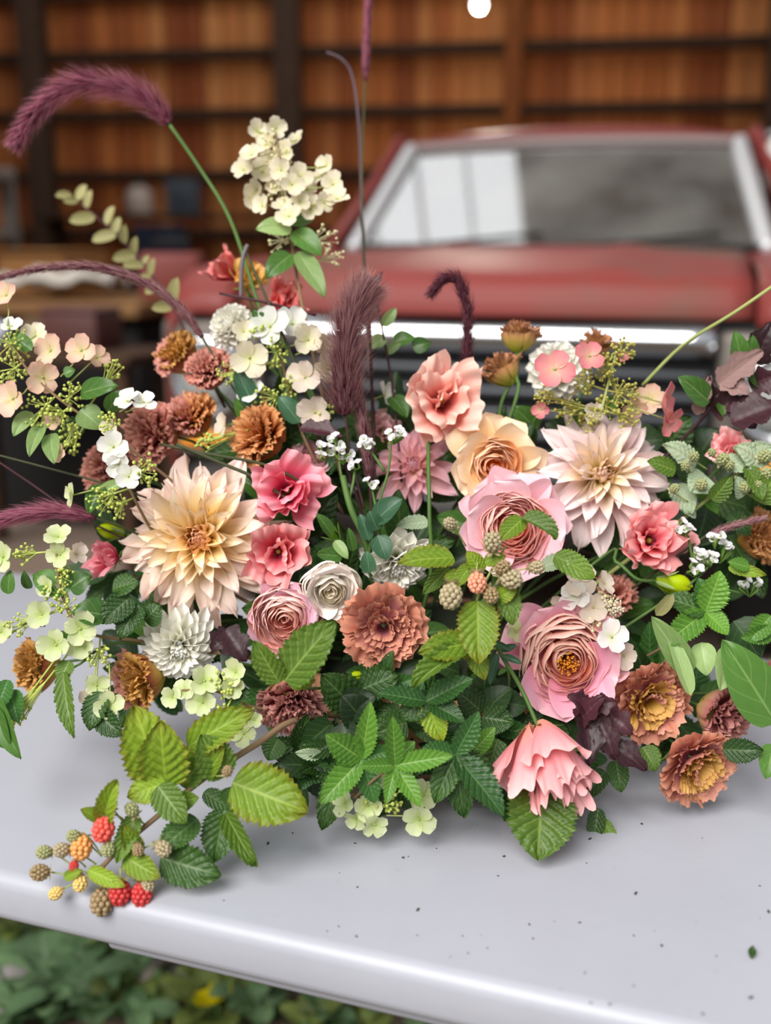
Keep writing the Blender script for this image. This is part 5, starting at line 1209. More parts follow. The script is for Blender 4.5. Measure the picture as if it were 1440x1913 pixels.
# ---- raspberry cane with fruit, lower left
d0 = .87
rc = root('raspberry_cane', 'fruiting raspberry cane with lime leaves and red berries hanging over the table edge', 'raspberry cane', 'raspberry canes', P(560, 1360, .96))
twig(rc, [(190, 1620, .845), (235, 1575, .85), (300, 1520, .86), (380, 1455, .875), (480, 1390, .90), (570, 1340, .93), (760, 1330, 1.0)], .0032, M_STEMB)
lvs = [('lime', (300, 1462, .865), (250, 1318, .86), 112), ('lime', (310, 1470, .86), (300, 1345, .845), 100), ('lime', (350, 1395, .875), (478, 1328, .87), 72), ('mid', (420, 1452, .87), (375, 1372, .865), 78), ('lime', (365, 1455, .872), (306, 1390, .872), 66),
 ('lime', (434, 1462, .86), (575, 1518, .845), 118), ('lime', (310, 1462, .855), (238, 1488, .85), 60), ('mid', (295, 1468, .852), (348, 1538, .84), 64), ('dark', (420, 1512, .87), (400, 1610, .86), 74), ('dark', (422, 1500, .873), (440, 1470, .87), 40),
 ('pinched', (422, 1520, .868), (482, 1622, .85), 40), ('dark', (370, 1530, .86), (296, 1592, .845), 60), ('dark', (300, 1602, .85), (414, 1636, .84), 82), ('lime', (232, 1600, .845), (300, 1640, .835), 52), ('lime', (165, 1625, .84), (236, 1656, .83), 34),
 ('curly', (195, 1535, .845), (226, 1448, .84), 44), ('lime', (190, 1530, .845), (150, 1512, .84), 28), ('mid', (255, 1520, .85), (218, 1612, .84), 44), ('lime', (260, 1595, .848), (230, 1540, .84), 40), ('mid', (340, 1470, .87), (385, 1410, .875), 50), ('lime', (385, 1455, .868), (420, 1395, .865), 34), ('dark', (380, 1480, .875), (440, 1520, .875), 40), ('lime', (120, 1640, .838), (155, 1625, .835), 22), ('mid', (330, 1500, .86), (372, 1490, .85), 40), ('lime', (155, 1560, .84), (165, 1590, .84), 22)]
for k_, b0, t0, w_ in lvs: leaf(rc, k_, b0, t0, w_, (random.uniform(-.2, .2), random.uniform(.2, .7)))
for px, py, r, k_, frm, hg, dry in [(193, 1550, 21, 'bright', (230, 1530, .85), (-.2, -1, .3), 0), (152, 1584, 20, 'orange', (190, 1600, .845), (-.1, -1, .5), 0), (224, 1668, 21, 'red', (225, 1620, .845), (0, -1, .1), 0), (265, 1671, 20, 'red', (275, 1630, .845), (0, -1, .2), 1), (190, 1686, 22, 'brown', (175, 1640, .84), (.1, -1, .3), 1), (137, 1562, 12, 'green', (190, 1600, .845), (-.6, .3, .6), 0), (115, 1588, 14, 'dry', (180, 1615, .845), (-.7, .1, .6), 1), (82, 1592, 13, 'green', (150, 1630, .84), (-.9, .2, .5), 1), (74, 1630, 16, 'brown', (150, 1640, .84), (-1, .1, .4), 1), (104, 1669, 12, 'yellow', (150, 1645, .84), (-.8, -.4, .4), 1), (202, 1586, 13, 'green', (220, 1600, .845), (0, -1, .4), 0), (305, 1586, 15, 'dry', (260, 1590, .85), (.6, -.3, .6), 0), (258, 1588, 11, 'brown', (240, 1580, .85), (.3, -.8, .5), 1), (246, 1512, 13, 'green', (270, 1540, .855), (-.3, .7, .5), 1), (206, 1502, 11, 'dry', (240, 1550, .85), (-.3, .8, .5), 1), (276, 1652, 13, 'dry', (270, 1625, .845), (.3, -.9, .4), 1), (138, 1618, 9, 'red', (160, 1620, .845), (-.2, -1, .3), 0), (425, 1440, 10, 'brown', (400, 1450, .87), (.3, .6, .5), 1), (150, 1650, 14, 'yellow', (165, 1630, .84), (0, -1, .4), 1)]:
    berry(rc, px, py, .838, r, k_, frm, hg, bool(dry))
# ---- raspberry spray in the middle right
rc = root('raspberry_spray', 'raspberry spray with one orange berry in front of the pink rose', 'raspberry cane', 'raspberry canes', P(900, 1150, .93))
twig(rc, [(945, 1020, .89), (910, 1080, .895), (890, 1130, .90), (905, 1220, .93), (920, 1330, 1.0)], .0016, M_STEMY)
for k_, b0, t0, w_, ln in [('lime', (848, 1042, .895), (742, 1058, .88), 64, (0, .9)), ('lime', (892, 1122, .89), (893, 1240, .875), 84, (0, .2)), ('mid', (940, 1090, .895), (956, 1168, .885), 52, (.2, .2)), ('lime', (870, 1080, .89), (828, 1078, .885), 34, (0, .4)), ('lime', (880, 1055, .89), (850, 1100, .88), 34, (-.2, .4)), ('lime', (905, 1050, .89), (945, 1040, .885), 30, (0, .4)), ('lime', (978, 968, .885), (932, 1012, .875), 46, (-.3, .4)), ('pinched', (975, 968, .885), (1036, 1012, .875), 44, (.2, .9)), ('mid', (840, 1060, .91), (790, 1110, .91), 34, (0, .4)), ('lime', (900, 1070, .892), (870, 1030, .888), 40, (0, .3)), ('mid', (1035, 1038, .92), (1108, 1082, .915), 54, (0, .5)), ('grey', (1010, 1060, .925), (1075, 1045, .92), 40, (0, .8)), ('lime', (925, 1120, .89), (965, 1100, .885), 34, (.2, .3))]:
    leaf(rc, k_, b0, t0, w_, ln)
for px, py, r, k_, frm, hg, dry in [(891, 1089, 18, 'salmon', (893, 1050, .89), (0, -1, .5), 0), (842, 1114, 22, 'dry', (870, 1070, .89), (-.2, -1, .4), 1), (917, 1112, 15, 'brown', (905, 1080, .89), (.2, -.6, .8), 1), (955, 1082, 19, 'dry', (920, 1075, .89), (.7, -.1, .7), 1), (920, 1012, 18, 'dry', (915, 1050, .89), (-.1, .8, .6), 1), (1003, 1060, 13, 'dry', (950, 1070, .89), (.8, .1, .6), 1), (840, 978, 12, 'dry', (870, 1020, .9), (-.5, .4, .7), 1), (940, 1060, 14, 'brown', (915, 1070, .89), (.4, .3, .8), 1)]:
    berry(rc, px, py, .878, r, k_, frm, hg, bool(dry))
# ---- downy raspberry tops at far right
rc = root('raspberry_branch', 'pale downy raspberry tops with green unripe fruit at far right', 'raspberry cane', 'raspberry canes', P(1250, 1000, 1.05))
twig(rc, [(1440, 830, 1.03), (1370, 890, 1.02), (1300, 950, 1.02), (1220, 1010, 1.04), (900, 1250, 1.04)], .0022, M_STEMY)
for k_, b0, t0, w_, ln in [('grey', (1300, 870, 1.01), (1235, 832, 1.0), 52, (0, .4)), ('mid', (1262, 880, 1.0), (1208, 862, .995), 40, (0, .3)), ('grey', (1320, 890, 1.01), (1290, 920, 1.0), 60, (0, .3)), ('grey', (1345, 860, 1.01), (1402, 880, 1.0), 44, (0, .5)), ('grey', (1420, 870, 1.01), (1370, 835, 1.0), 56, (0, .4)), ('grey', (1400, 860, 1.01), (1445, 835, 1.0), 56, (0, .4)), ('mid', (1330, 935, 1.0), (1366, 888, .99), 40, (.2, .3)), ('mid', (1395, 870, 1.0), (1420, 935, .99), 44, (.3, .2)), ('grey', (1385, 930, 1.0), (1372, 890, .995), 40, (.2, .5)), ('grey', (1260, 905, 1.02), (1290, 960, 1.01), 50, (0, .6)), ('mid', (1420, 940, 1.0), (1450, 880, .99), 60, (0, .3)), ('grey', (1300, 960, 1.02), (1250, 940, 1.01), 40, (0, .6)), ('dark', (1360, 960, 1.02), (1400, 1000, 1.02), 44, (0, .4)), ('bright', (1300, 900, 1.03), (1340, 960, 1.02), 40, (0, .4))]:
    leaf(rc, k_, b0, t0, w_, ln)
for px, py, r in [(1296, 852, 10), (1350, 858, 12), (1362, 868, 10), (1428, 852, 12), (1310, 905, 11), (1392, 910, 11), (1432, 885, 12), (1330, 845, 8), (1280, 870, 9), (1415, 905, 9), (1260, 912, 9)]:
    berry(rc, px, py, .995, r, 'green', (px + 25, py + 25, 1.01), (random.uniform(-.5, .5), .3, .8), False)

# ---- blackberry and other leafy sprigs
def sprig(name, label, cat, stem, leaves, smat=None, r=.0016, group='leafy sprigs', lean=None):
    t = root(name, label, cat, group, P(*stem[-1]))
    twig(t, stem, r, smat or M_STEM)
    for l in leaves:
        leaf(t, l[0], l[1], l[2], l[3] if len(l) > 3 else None, l[4] if len(l) > 4 else (random.uniform(-.3, .3), random.uniform(.0, .7)), len(l) > 5 and l[5])
    return t
N1 = (738, 1430, .872); N2 = (676, 1418, .888)
sprig('blackberry_sprig', 'bright green star of blackberry leaflets at the bottom centre', 'leaf sprig', [N1, (700, 1455, .885), (660, 1490, .90), (690, 1440, .95), (800, 1400, 1.02)],
  [('bright', N1, (733, 1338, .865), 42, (.1, .2)), ('bright', N1, (846, 1412, .865), 44, (.1, .4)), ('bright', N1, (786, 1508, .862), 40, (.2, .2)), ('bright', N1, (722, 1502, .862), 30, (-.1, .2)), ('bright', N1, (672, 1432, .866), 32, (-.2, .4)), ('bright', (742, 1420, .885), (775, 1385, .885), 36)], M_STEMB)
sprig('blackberry_sprig', 'second blackberry leaf fan just left of the bright star', 'leaf sprig', [N2, (700, 1400, .92), (760, 1380, 1.0), (800, 1380, 1.03)],
  [('bright', N2, (692, 1310, .88), 46, (.1, .2)), ('bright', N2, (608, 1372, .88), 62, (-.2, .3)), ('bright', N2, (598, 1502, .875), 56, (-.2, .2)), ('black', N2, (700, 1500, .89), 52, (.1, .2)), ('black', N2, (735, 1400, .895), 40, (.1, .3))])
N3 = (797, 1310, .90)
sprig('blackberry_sprig', 'blue green blackberry leaflets below the open terracotta bloom', 'leaf sprig', [N3, (820, 1370, .91), (830, 1400, .95), (820, 1390, 1.03)],
  [('black', N3, (706, 1296, .893), 46, (-.1, .7)), ('black', N3, (884, 1268, .893), 50, (.1, .7)), ('black', N3, (868, 1350, .89), 46, (.3, .5)), ('dark', N3, (746, 1340, .90), 52, (-.2, .2)), ('lime', N3, (825, 1385, .90), 54, (0, .2))], M_STEMB)
N4 = (851, 1410, .885)
sprig('blackberry_sprig', 'dark blackberry leaflets hanging left of the drooping pink bloom', 'leaf sprig', [N4, (830, 1400, .92), (800, 1380, 1.0), (800, 1370, 1.03)],
  [('black', N4, (894, 1328, .878), 50, (.2, .3)), ('black', N4, (785, 1400, .89), 46, (-.2, .4)), ('dark', N4, (812, 1500, .88), 56, (-.3, .1)), ('black', N4, (940, 1525, .87), 68, (.3, .5)), ('bright', (880, 1410, .90), (925, 1358, .90), 40), ('dark', N4, (865, 1525, .89), 60, (0, .1)), ('dark', N4, (920, 1450, .90), 50)])
sprig('raspberry_leaf_pair', 'large ribbed green leaf pair lying over the blush pink rose', 'leaf sprig', [(535, 1272, .875), (560, 1285, .90), (640, 1290, .97), (760, 1330, 1.02)],
  [('mid', (532, 1272, .872), (630, 1164, .862), 96, (-.2, .45)), ('mid', (522, 1276, .875), (476, 1196, .868), 56, (-.4, .4)), ('lime', (540, 1275, .88), (590, 1270, .875), 34)])
sprig('raspberry_leaf', 'curled lime leaf between the open terracotta bloom and raspberries', 'leaf sprig', [(880, 1200, .90), (890, 1260, .95), (860, 1350, 1.02)],
  [('lime', (884, 1202, .895), (780, 1222, .885), 66, (0, .5)), ('pinched', (870, 1215, .895), (775, 1292, .885), 50, (-.2, .7)), ('lime', (880, 1200, .90), (905, 1270, .895), 44)])
sprig('raspberry_leaf', 'big lime leaf under the drooping pink bloom touching the table', 'leaf sprig', [(1010, 1470, .905), (1010, 1440, .94), (980, 1400, 1.0)],
  [('mid', (1012, 1470, .90), (1004, 1606, .872), 138, (.05, .35))])
sprig('leafy_twig', 'short dark twig with a single leaf resting under the bloom, right', 'leaf sprig', [(1145, 1575, .935), (1120, 1540, .94), (1105, 1500, .945), (1090, 1460, .98), (1000, 1420, 1.03)],
  [('dark', (1118, 1510, .94), (1108, 1575, .935), 36), ('mid', (1125, 1530, .94), (1150, 1580, .93), 24), ('dark', (1150, 1420, .95), (1160, 1480, .94), 44), ('dark', (1085, 1430, .94), (1055, 1480, .93), 50), ('mid', (1200, 1395, .94), (1225, 1440, .93), 50), ('dark', (1130, 1440, .94), (1085, 1495, .93), 40)])
N5 = (1318, 1143, .962)
sprig('blackberry_sprig', 'bright blackberry leaflets at right beneath the yellow green bud', 'leaf sprig', [N5, (1300, 1170, .98), (1200, 1230, 1.02), (1000, 1330, 1.04)],
  [('bright', N5, (1345, 1066, .955), 64, (.1, .3)), ('bright', N5, (1238, 1206, .95), 56, (-.1, .3)), ('bright', N5, (1360, 1186, .955), 46, (.3, .2)), ('dark', N5, (1238, 1118, .97), 52, (-.1, .6)), ('black', (1322, 1140, .965), (1305, 1080, .965), 50), ('bright', (1440, 1150, .96), (1398, 1200, .955), 44), ('bright', (1448, 1180, .96), (1384, 1192, .955), 40), ('bright', (1400, 1060, .96), (1360, 1050, .96), 30), ('lime', (1360, 1060, .965), (1430, 1075, .96), 26)], M_STEMB)
sprig('hydrangea_leaf_sprig', 'big smooth green leaf at the right edge above the lower blooms', 'leaf sprig', [(1450, 1335, .93), (1380, 1300, .97), (1200, 1300, 1.02), (1000, 1350, 1.05)],
  [('smooth', (1450, 1352, .93), (1348, 1194, .925), 96, (-.3, .3)), ('pale', (1290, 1260, .955), (1215, 1150, .95), 50, (-.2, .3)), ('pale', (1310, 1200, .96), (1320, 1262, .95), 46), ('pale', (1360, 1210, .955), (1345, 1290, .94), 50), ('dark', (1350, 1400, .93), (1425, 1402, .92), 50), ('smooth', (1445, 1390, .93), (1430, 1455, .92), 44), ('filler', (1370, 1160, .98), (1420, 1230, .97), 80), ('pale', (1290, 1300, .94), (1240, 1180, .96), 34), ('yellowish' if False else 'spindle', (1225, 1150, .96), (1258, 1110, .955), 24)])
sprig('lisianthus_foliage', 'blue green lisianthus leaves in the dark gap at the centre', 'leaf sprig', [(745, 930, .97), (700, 980, .975), (690, 1040, .985), (700, 1100, 1.0), (780, 1250, 1.03)],
  [('blue', (700, 975, .972), (750, 932, .965), 46, (0, .6)), ('blue', (705, 990, .972), (690, 955, .965), 34), ('blue', (705, 1000, .97), (722, 1045, .965), 40), ('blue', (690, 1010, .975), (672, 960, .975), 26), ('smooth', (620, 1000, .98), (590, 960, .975), 26), ('smooth', (640, 1040, .98), (590, 1035, .975), 30), ('pale', (625, 1010, .98), (650, 1045, .975), 22), ('smooth', (660, 1030, .98), (650, 985, .975), 20), ('blue', (690, 1070, .97), (685, 1030, .965), 30), ('grey', (800, 975, .99), (740, 985, .985), 34)])
sprig('lisianthus_foliage', 'small green leaves around the stem of the drooping pink bloom', 'leaf sprig', [(925, 1200, .93), (950, 1260, .935), (940, 1330, .98), (900, 1400, 1.03)],
  [('blue', (938, 1225, .93), (975, 1240, .925), 14), ('blue', (930, 1220, .93), (915, 1280, .925), 16), ('blue', (935, 1215, .93), (965, 1205, .93), 14), ('smooth', (945, 1250, .93), (930, 1262, .925), 10), ('blue', (925, 1200, .93), (955, 1215, .925), 12)])
# dark ninebark
sprig('ninebark_branch', 'dark purple ninebark branch at the right edge behind the dahlia', 'leaf sprig', [(1435, 640, 1.03), (1400, 690, 1.03), (1340, 750, 1.03), (1280, 815, 1.04), (1100, 1000, 1.06)],
  [('ninepink', (1340, 718, 1.02), (1425, 655, 1.01), 56, (0, .3)), ('ninepink', (1345, 715, 1.02), (1400, 735, 1.01), 50, (.2, .2)), ('ninebark', (1410, 680, 1.03), (1445, 600, 1.02), 60), ('ninebark', (1370, 745, 1.02), (1410, 800, 1.01), 60), ('ninebark', (1365, 790, 1.01), (1460, 760, 1.0), 76, (0, .6)), ('ninebark', (1320, 760, 1.02), (1322, 700, 1.01), 46), ('ninepink', (1300, 775, 1.02), (1328, 700, 1.01), 30), ('smooth', (1325, 752, 1.01), (1266, 704, 1.0), 46), ('smooth', (1385, 690, 1.02), (1372, 618, 1.01), 40), ('smooth', (1400, 680, 1.03), (1405, 625, 1.02), 30), ('ninebark', (1400, 720, 1.02), (1450, 700, 1.01), 60), ('smooth', (1340, 740, 1.03), (1352, 780, 1.02), 26), ('smooth', (1420, 720, 1.02), (1392, 700, 1.01), 24), ('ninebark', (1330, 770, 1.03), (1385, 745, 1.02), 60)], M_STEMR, .0018)
sprig('ninebark_sprig', 'burgundy ninebark leaves under the open rose', 'leaf sprig', [(1105, 1330, .925), (1110, 1360, .94), (1060, 1400, 1.0), (950, 1400, 1.04)],
  [('ninebark', (1090, 1330, .92), (1098, 1430, .905), 60), ('ninebark', (1110, 1330, .92), (1150, 1420, .91), 56), ('ninebark', (1095, 1320, .92), (1060, 1300, .91), 46), ('ninebark', (1120, 1380, .92), (1208, 1440, .91), 56), ('ninebark', (1105, 1320, .915), (1150, 1310, .91), 44), ('ninepink', (1085, 1390, .915), (1100, 1432, .91), 30), ('ninebark', (1080, 1350, .92), (1130, 1300, .905), 50), ('ninebark', (1130, 1330, .93), (1180, 1370, .92), 56)], M_STEMR)
sprig('ninebark_sprig', 'dark ninebark leaves beside the white pointed dahlia', 'leaf sprig', [(420, 1180, .975), (470, 1220, .99), (600, 1280, 1.02)],
  [('ninebark', (420, 1175, .97), (460, 1235, .96), 60), ('ninebark', (430, 1180, .97), (395, 1215, .965), 50), ('filler', (440, 1190, .975), (430, 1270, .965), 44)], M_STEMR)
sprig('ninebark_sprig', 'rust red leaf behind the fluffy plume', 'leaf sprig', [(590, 815, 1.02), (640, 860, 1.03), (690, 1000, 1.04)],
  [('ninebark', (560, 800, 1.01), (640, 822, 1.0), 44, (0, .8)), ('ninebark', (600, 830, 1.02), (650, 850, 1.01), 40)], M_STEMR)
sprig('ninebark_sprig', 'upright burgundy shoot right of the fluffy plume', 'leaf sprig', [(694, 520, 1.08), (715, 620, 1.08), (735, 740, 1.07), (750, 900, 1.05)],
  [('ninebark', (698, 545, 1.08), (678, 512, 1.08), 18), ('ninebark', (698, 545, 1.08), (715, 508, 1.08), 20), ('ninebark', (700, 560, 1.08), (690, 590, 1.08), 22), ('pale', (715, 610, 1.08), (740, 575, 1.08), 22), ('pale', (720, 630, 1.08), (690, 650, 1.08), 30), ('smooth', (735, 640, 1.09), (775, 630, 1.09), 34), ('smooth', (770, 650, 1.09), (805, 640, 1.09), 34), ('smooth', (730, 740, 1.07), (760, 780, 1.06), 40), ('pale', (720, 660, 1.08), (750, 640, 1.08), 20)], M_STEMR)
# spindle shoot, upper left
t = root('spindle_shoot', 'blurred yellow green shoot with burgundy stem at upper left', 'leaf sprig', 'leafy sprigs', P(330, 600, 1.15))
sp_ = [(130, 365, 1.34), (180, 405, 1.33), (235, 455, 1.31), (285, 515, 1.27), (320, 570, 1.22), (420, 760, 1.08)]
twig(t, sp_, .0017, M_STEMR, taper=.5)
q_ = smooth_path([P(*p) for p in sp_[:5]], 6)
for i in range(0, len(q_), 2):
    for s in (-1, 1):
        b0 = q_[i]; sz = .014 + .020 * random.random()
        if random.random() < .2: continue
        b0 = b0 + RIGHT * random.uniform(-.004, .004)
        tp_ = b0 + (RIGHT * (-.4 + s * .65) + UP * (.55 * s + .25) - FWD * random.uniform(-.5, .9)).normalized() * sz
        leaf(t, 'spindle', b0, tp_, None, (random.uniform(-.6, .6), random.uniform(-.2, .6)))
# left edge leaves
sprig('raspberry_sucker', 'drooping lime leaves over the table at left', 'leaf sprig', [(118, 1262, .945), (150, 1240, .95), (240, 1200, .98), (500, 1250, 1.02)],
  [('mid', (118, 1255, .94), (145, 1378, .925), 46, (-.4, .2)), ('dark', (190, 1292, .94), (168, 1365, .93), 54, (-.2, .2)), ('dark', (180, 1330, .935), (230, 1375, .925), 50, (0, .1)), ('mid', (130, 1235, .945), (112, 1275, .94), 40), ('smooth', (-10, 1300, .93), (42, 1418, .92), 44, (-.3, .2)), ('smooth', (200, 1150, .955), (135, 1143, .95), 60, (-.1, .7)), ('dark', (245, 1115, .96), (190, 1165, .95), 60), ('dark', (260, 1130, .96), (225, 1195, .95), 56), ('dark', (210, 1100, .965), (260, 1090, .96), 50), ('dark', (270, 1160, .965), (300, 1130, .965), 60), ('smooth', (-15, 1320, .93), (20, 1400, .92), 50, (-.3, .1))])
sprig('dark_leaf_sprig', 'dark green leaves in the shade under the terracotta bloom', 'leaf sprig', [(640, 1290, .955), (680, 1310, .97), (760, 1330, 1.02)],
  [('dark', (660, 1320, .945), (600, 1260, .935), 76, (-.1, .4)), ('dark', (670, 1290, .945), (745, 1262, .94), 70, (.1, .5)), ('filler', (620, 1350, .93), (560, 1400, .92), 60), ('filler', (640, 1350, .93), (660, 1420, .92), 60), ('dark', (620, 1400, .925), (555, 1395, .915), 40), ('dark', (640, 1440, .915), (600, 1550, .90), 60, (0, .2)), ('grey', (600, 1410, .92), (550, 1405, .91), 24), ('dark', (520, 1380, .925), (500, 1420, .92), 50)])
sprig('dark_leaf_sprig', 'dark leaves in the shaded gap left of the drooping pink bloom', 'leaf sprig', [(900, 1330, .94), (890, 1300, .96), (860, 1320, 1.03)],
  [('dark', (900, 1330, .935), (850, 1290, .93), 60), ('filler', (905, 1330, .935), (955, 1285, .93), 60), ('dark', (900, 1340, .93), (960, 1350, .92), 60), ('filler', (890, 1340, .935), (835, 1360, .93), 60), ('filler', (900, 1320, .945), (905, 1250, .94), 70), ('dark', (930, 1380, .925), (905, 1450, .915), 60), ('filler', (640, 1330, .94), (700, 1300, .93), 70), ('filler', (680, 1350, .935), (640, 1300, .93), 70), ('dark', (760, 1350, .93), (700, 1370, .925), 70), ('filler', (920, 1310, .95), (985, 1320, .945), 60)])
sprig('dark_leaf_sprig', 'dark leaves behind the downy raspberry tops at far right', 'leaf sprig', [(1340, 920, 1.07), (1250, 960, 1.06), (1000, 1200, 1.05)],
  [('filler', (1340, 900, 1.07), (1420, 850, 1.06), 80), ('dark', (1330, 930, 1.07), (1430, 960, 1.06), 80), ('filler', (1300, 900, 1.08), (1260, 830, 1.07), 80), ('filler', (1320, 950, 1.06), (1300, 1020, 1.05), 80), ('dark', (1380, 930, 1.07), (1440, 900, 1.06), 80), ('filler', (1270, 930, 1.07), (1230, 990, 1.06), 80), ('filler', (1390, 990, 1.06), (1445, 1040, 1.05), 80), ('dark', (1240, 840, 1.09), (1290, 780, 1.08), 70), ('filler', (1360, 880, 1.09), (1370, 800, 1.08), 80), ('filler', (1300, 860, 1.09), (1340, 800, 1.08), 80), ('dark', (1360, 1000, 1.06), (1400, 1070, 1.05), 70)])
sprig('dark_leaf_sprig', 'dark leaves behind the pale blush dahlia and pink florets', 'leaf sprig', [(1090, 830, 1.09), (1060, 900, 1.08), (950, 1150, 1.05)],
  [('filler', (1090, 830, 1.09), (1020, 790, 1.08), 70), ('dark', (1100, 820, 1.09), (1180, 800, 1.08), 70), ('filler', (1080, 800, 1.09), (1050, 740, 1.08), 60), ('smooth', (1000, 800, 1.09), (960, 760, 1.08), 50), ('filler', (1180, 830, 1.09), (1240, 820, 1.08), 70), ('dark', (1000, 830, 1.09), (940, 800, 1.08), 60), ('filler', (780, 820, 1.10), (730, 760, 1.09), 60), ('dark', (770, 810, 1.10), (800, 840, 1.09), 60), ('filler', (850, 900, 1.08), (800, 930, 1.07), 80)])
# ---- filler greenery deep between the blooms
poly = [(430, 760), (560, 720), (760, 780), (1000, 790), (1260, 860), (1400, 980), (1400, 1300), (1260, 1380), (1080, 1440), (900, 1470), (650, 1450), (520, 1380), (430, 1310), (250, 1260), (170, 1130), (250, 900)]
def inside(x, y):
    r = False; j = len(poly) - 1
    for i in range(len(poly)):
        xi, yi = poly[i]; xj, yj = poly[j]
        if (yi > y) != (yj > y) and x < (xj - xi) * (y - yi) / (yj - yi) + xi: r = not r
        j = i
    return r
rr = random.Random(21)
for lab, loc in list(BLOOMS):
    v = loc - CAM; dd = v.dot(FWD); x = 720 + v.dot(RIGHT) / dd * F; y = 956.5 - v.dot(UP) / dd * F
    if not inside(x, y): continue
    dd = max(dd + .012, D(x, y, .04)) + rr.uniform(0, .03); x += rr.uniform(-25, 25); y += rr.uniform(-10, 35)
    t = root('filler_greenery', 'dark leaves behind the ' + ' '.join(lab.split()[:12]), 'leaf sprig', 'filler greenery', P(x, y, dd))
    twig(t, [(x, y, dd), ((x + 800) / 2, (y + 1350) / 2, dd + .02), Vector(sink())], .0013, M_STEMD)
    for k in range(12):
        a = k * 2.4 + rr.uniform(-.4, .4); L = rr.uniform(60, 105); r_ = rr.uniform(0, 55)
        bx, by = x + r_ * math.cos(a), y + r_ * math.sin(a)
        leaf(t, rr.choice(('filler', 'filler', 'dark', 'smooth', 'black')), (bx, by, dd + rr.uniform(-.01, .01)), (bx + L * math.cos(a), by + L * math.sin(a), dd + rr.uniform(-.03, .02)), rr.uniform(38, 60), (rr.uniform(-.5, .5), rr.uniform(0, .8)))
n = 0
while n < 26:
    x, y = rr.uniform(540, 1180), rr.uniform(1270, 1475)
    if y > 1500 - abs(x - 800) * .16 or (x > 930 and y < 1360): continue
    n += 1; dd = D(x, y, rr.uniform(.006, .03))
    t = root('filler_greenery', 'dark green leaves hanging in the shade in front of the clay bowl', 'leaf sprig', 'greenery over the bowl rim', P(x, y, dd))
    twig(t, [(x, y, dd), ((x + 800) / 2, (y + 1300) / 2, dd + .04), Vector(sink())], .0013, M_STEMD)
    for k in range(6):
        a = k * 2.4 + rr.uniform(-.4, .4); L = rr.uniform(50, 85); bx, by = x + rr.uniform(-18, 18), y + rr.uniform(-18, 18)
        leaf(t, rr.choice(('filler', 'dark', 'dark', 'black')), (bx, by, dd + rr.uniform(-.008, .01)), (bx + L * math.cos(a), by + L * math.sin(a), dd + rr.uniform(-.02, .02)), rr.uniform(34, 54), (rr.uniform(-.5, .5), rr.uniform(0, .6)))
# leaf scrap on the table
pz = P(1403, 1795, .5 / (math.sin(PITCH) + (1795 - 956.5) / F * math.cos(PITCH)))
o = put('leaf_scrap', surf('leaf_scrap', ML['dark'], .012, .0028, LN, .4, .5, .5, .8, .001, 2, 4, 8, 3), None, Matrix.Translation(pz + Vector((0, 0, .0015))) @ Matrix.Rotation(-.4, 4, 'Z'), 'torn scrap of green leaf lying on the table at right', 'leaf')

# ================================================================== WEEDS under the table edge
MW = [leaf_mat('weed_leaf_a', '4c7048', '7c9a6c', '98b08c', '90aa84', 4, 1.6, .25, .5, .07, .4), leaf_mat('weed_leaf_b', '5c6c34', '8a9a50', 'a4b070', '949e70', 4, 1.6, .25, .5, .07, .4)]
WL = [[surf('leaf', mm, 1, .32, lambda v: beta(v, .5, .6), .1, .15, -.3, -.4, .03, 1.2, 6, 9, s) for s in range(2)] for mm in MW]
rr = random.Random(9)
def gz(px, py): 
    d = 1.25 / (math.sin(PITCH) + (py - 956.5) / F * math.cos(PITCH)); return P(px, py, d)
WT = ['broad leaved weed at the lower left corner beside the pale stone', 'low green weed growing in the earth below the table edge']
n = 0
for py in range(1735, 1990, 34):
    for px in range(-60, 900, 62):
        x, y = px + rr.uniform(-28, 28), py + rr.uniform(-15, 15)
        if y < 1722 + .24 * x - 30 or y > 1960 or x < -40 or rr.random() < .48: continue
        p = gz(x, y); kind = rr.choice((0, 0, 1)); n += 1; t = thing('weed', p, ('low grey green weed growing in the earth below the table edge', 'low olive green weed growing in the earth below the table edge')[kind], 'weed', ('grey green weeds on the ground', 'olive weeds on the ground')[kind])
        for k in range(rr.randint(5, 8)):
            a = k * 2.4 + rr.uniform(-.3, .3); L = rr.uniform(.04, .085); el = rr.uniform(.1, .9); h = rr.uniform(.01, .07)
            M = Matrix.Translation(p + Vector((0, 0, h))) @ Matrix.Rotation(a, 4, 'Z') @ Matrix.Rotation(el, 4, 'X') @ Matrix.Scale(L, 4)
            put('leaf', rr.choice(WL[kind]), t, M)
        b = MB(); b.tube([p - Vector((0, 0, .01)), p + Vector((0, 0, .07))], .002, 5); put('stem', b.mesh('stem', M_STEM), t)
p = gz(95, 1872); t = thing('weed', p, WT[0], 'weed', 'low weeds on the ground')
for k in range(5):
    a = k * 1.26 + .4; M = Matrix.Translation(p + Vector((0, 0, .05))) @ Matrix.Rotation(a, 4, 'Z') @ Matrix.Rotation(.35, 4, 'X') @ Matrix.Diagonal((.15, .11, .11, 1)); put('leaf', WL[0][k % 2], t, M)
p = gz(398, 1940); t = thing('weed', p, 'small yellow flowered weed below the table edge', 'weed', 'low weeds on the ground')
MYF = petal_mat('weed_yellow', [(0, 'c8b820'), (1, 'e0d23c')], None); yp = surf('petal', MYF, 1, .35, lambda v: beta(v, .5, .4), .1, 0, .2, 0, 0, 1, 4, 5, 1)
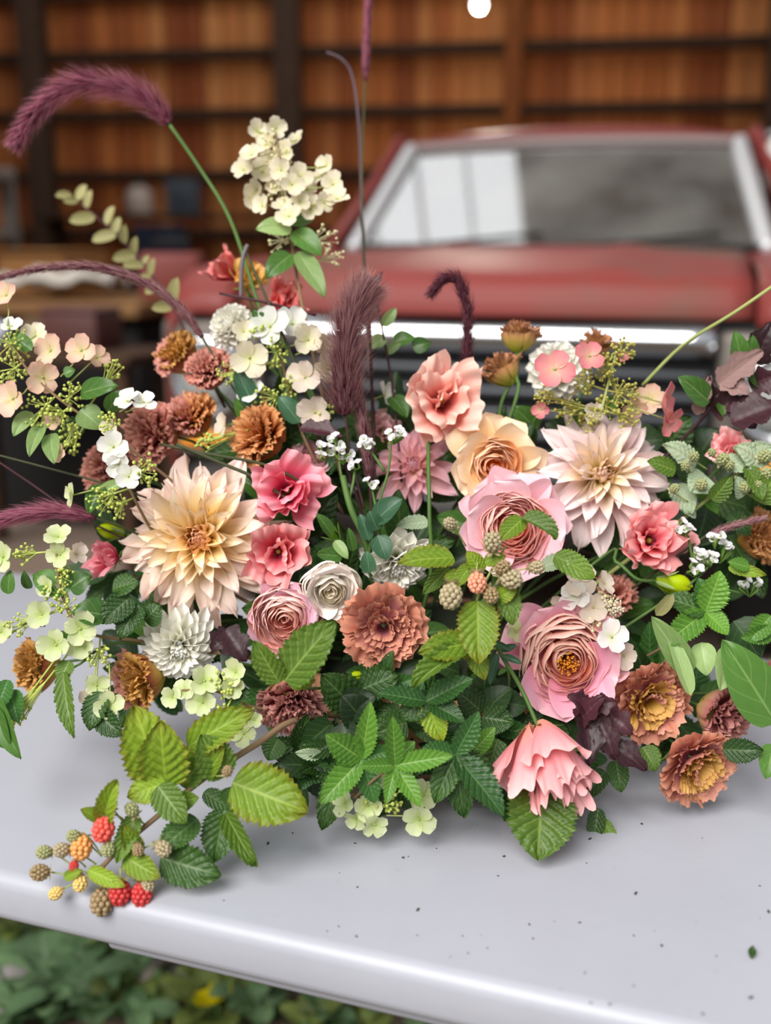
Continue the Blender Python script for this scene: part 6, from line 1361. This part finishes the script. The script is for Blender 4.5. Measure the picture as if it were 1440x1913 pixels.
for j in range(3):
    c_ = p + Vector((rr.uniform(-.03, .03), rr.uniform(-.02, .02), .08))
    b = MB(); b.tube([p + Vector((0, 0, -.01)), c_], .0015, 5); put('stem', b.mesh('stem', M_STEM), t)
    for k in range(7): put('petal', yp, t, Matrix.Translation(c_) @ Matrix.Rotation(k * .9, 4, 'Z') @ Matrix.Rotation(.3, 4, 'X') @ Matrix.Scale(.024, 4))
# pale stone, flat stones and sticks
def stone(label, px, py, size, seed, col, sq=(1, .8, .5)):
    r2 = random.Random(seed); b = MB(); b.ball((0, 0, 0), 1, 9, 14)
    for v in b.v:
        v *= 1 + .12 * math.sin(v.x * 3 + seed) * math.cos(v.y * 2.7 + seed) + .05 * math.sin(v.z * 7 + v.x * 5)
    p = gz(px, py)
    put('stone', b.mesh('stone', plain('stone_' + str(seed), col, .9, 0, .2, 0, '8e8880', 14, 5)), None, Matrix.Translation(p + Vector((0, 0, size * sq[2] * .7))) @ Matrix.Rotation(seed, 4, 'Z') @ Matrix.Diagonal((size * sq[0], size * sq[1], size * sq[2], 1)), label, 'stone', 'stones on the ground')
stone('large pale stone at the lower left corner of the picture', -10, 1885, .085, 1, 'b8b2b4')
stone('flat grey stone among weeds, just right of the large pale one', 135, 1808, .05, 2, 'aaa29c', (1.2, .7, .35))
stone('small grey stone in the middle of the weed patch', 262, 1868, .045, 3, 'a39a92', (1.2, .6, .35))
stone('long pale stone half buried at the middle of the weeds', 330, 1838, .05, 6, 'b2a8a2', (1.5, .6, .35))
stone('tiny grey stone beside the yellow flowered weed', 440, 1880, .035, 7, 'aaa098', (1.2, .8, .4))
stone('small pale stone close under the table edge at left', 62, 1775, .04, 4, 'b0a8a0', (1.3, .7, .35))
for lab, a, b_ in (('dry grey stick slanting through the weeds under the table', (255, 1880), (330, 1815)), ('second dry stick lying between the pale stones', (60, 1830), (150, 1790))):
    p, q = gz(*a), gz(*b_); t = MB(); t.tube([p + Vector((0, 0, .03)), p.lerp(q, .5) + Vector((.004, 0, .05)), q + Vector((0, 0, .035))], [.009, .011, .007], 7)
    put('stick', t.mesh('stick', plain('stick_' + lab[:3], 'a0948a', .9, 0, .2, 0, '857a70', 20)), None, None, lab, 'stick', 'sticks on the ground')
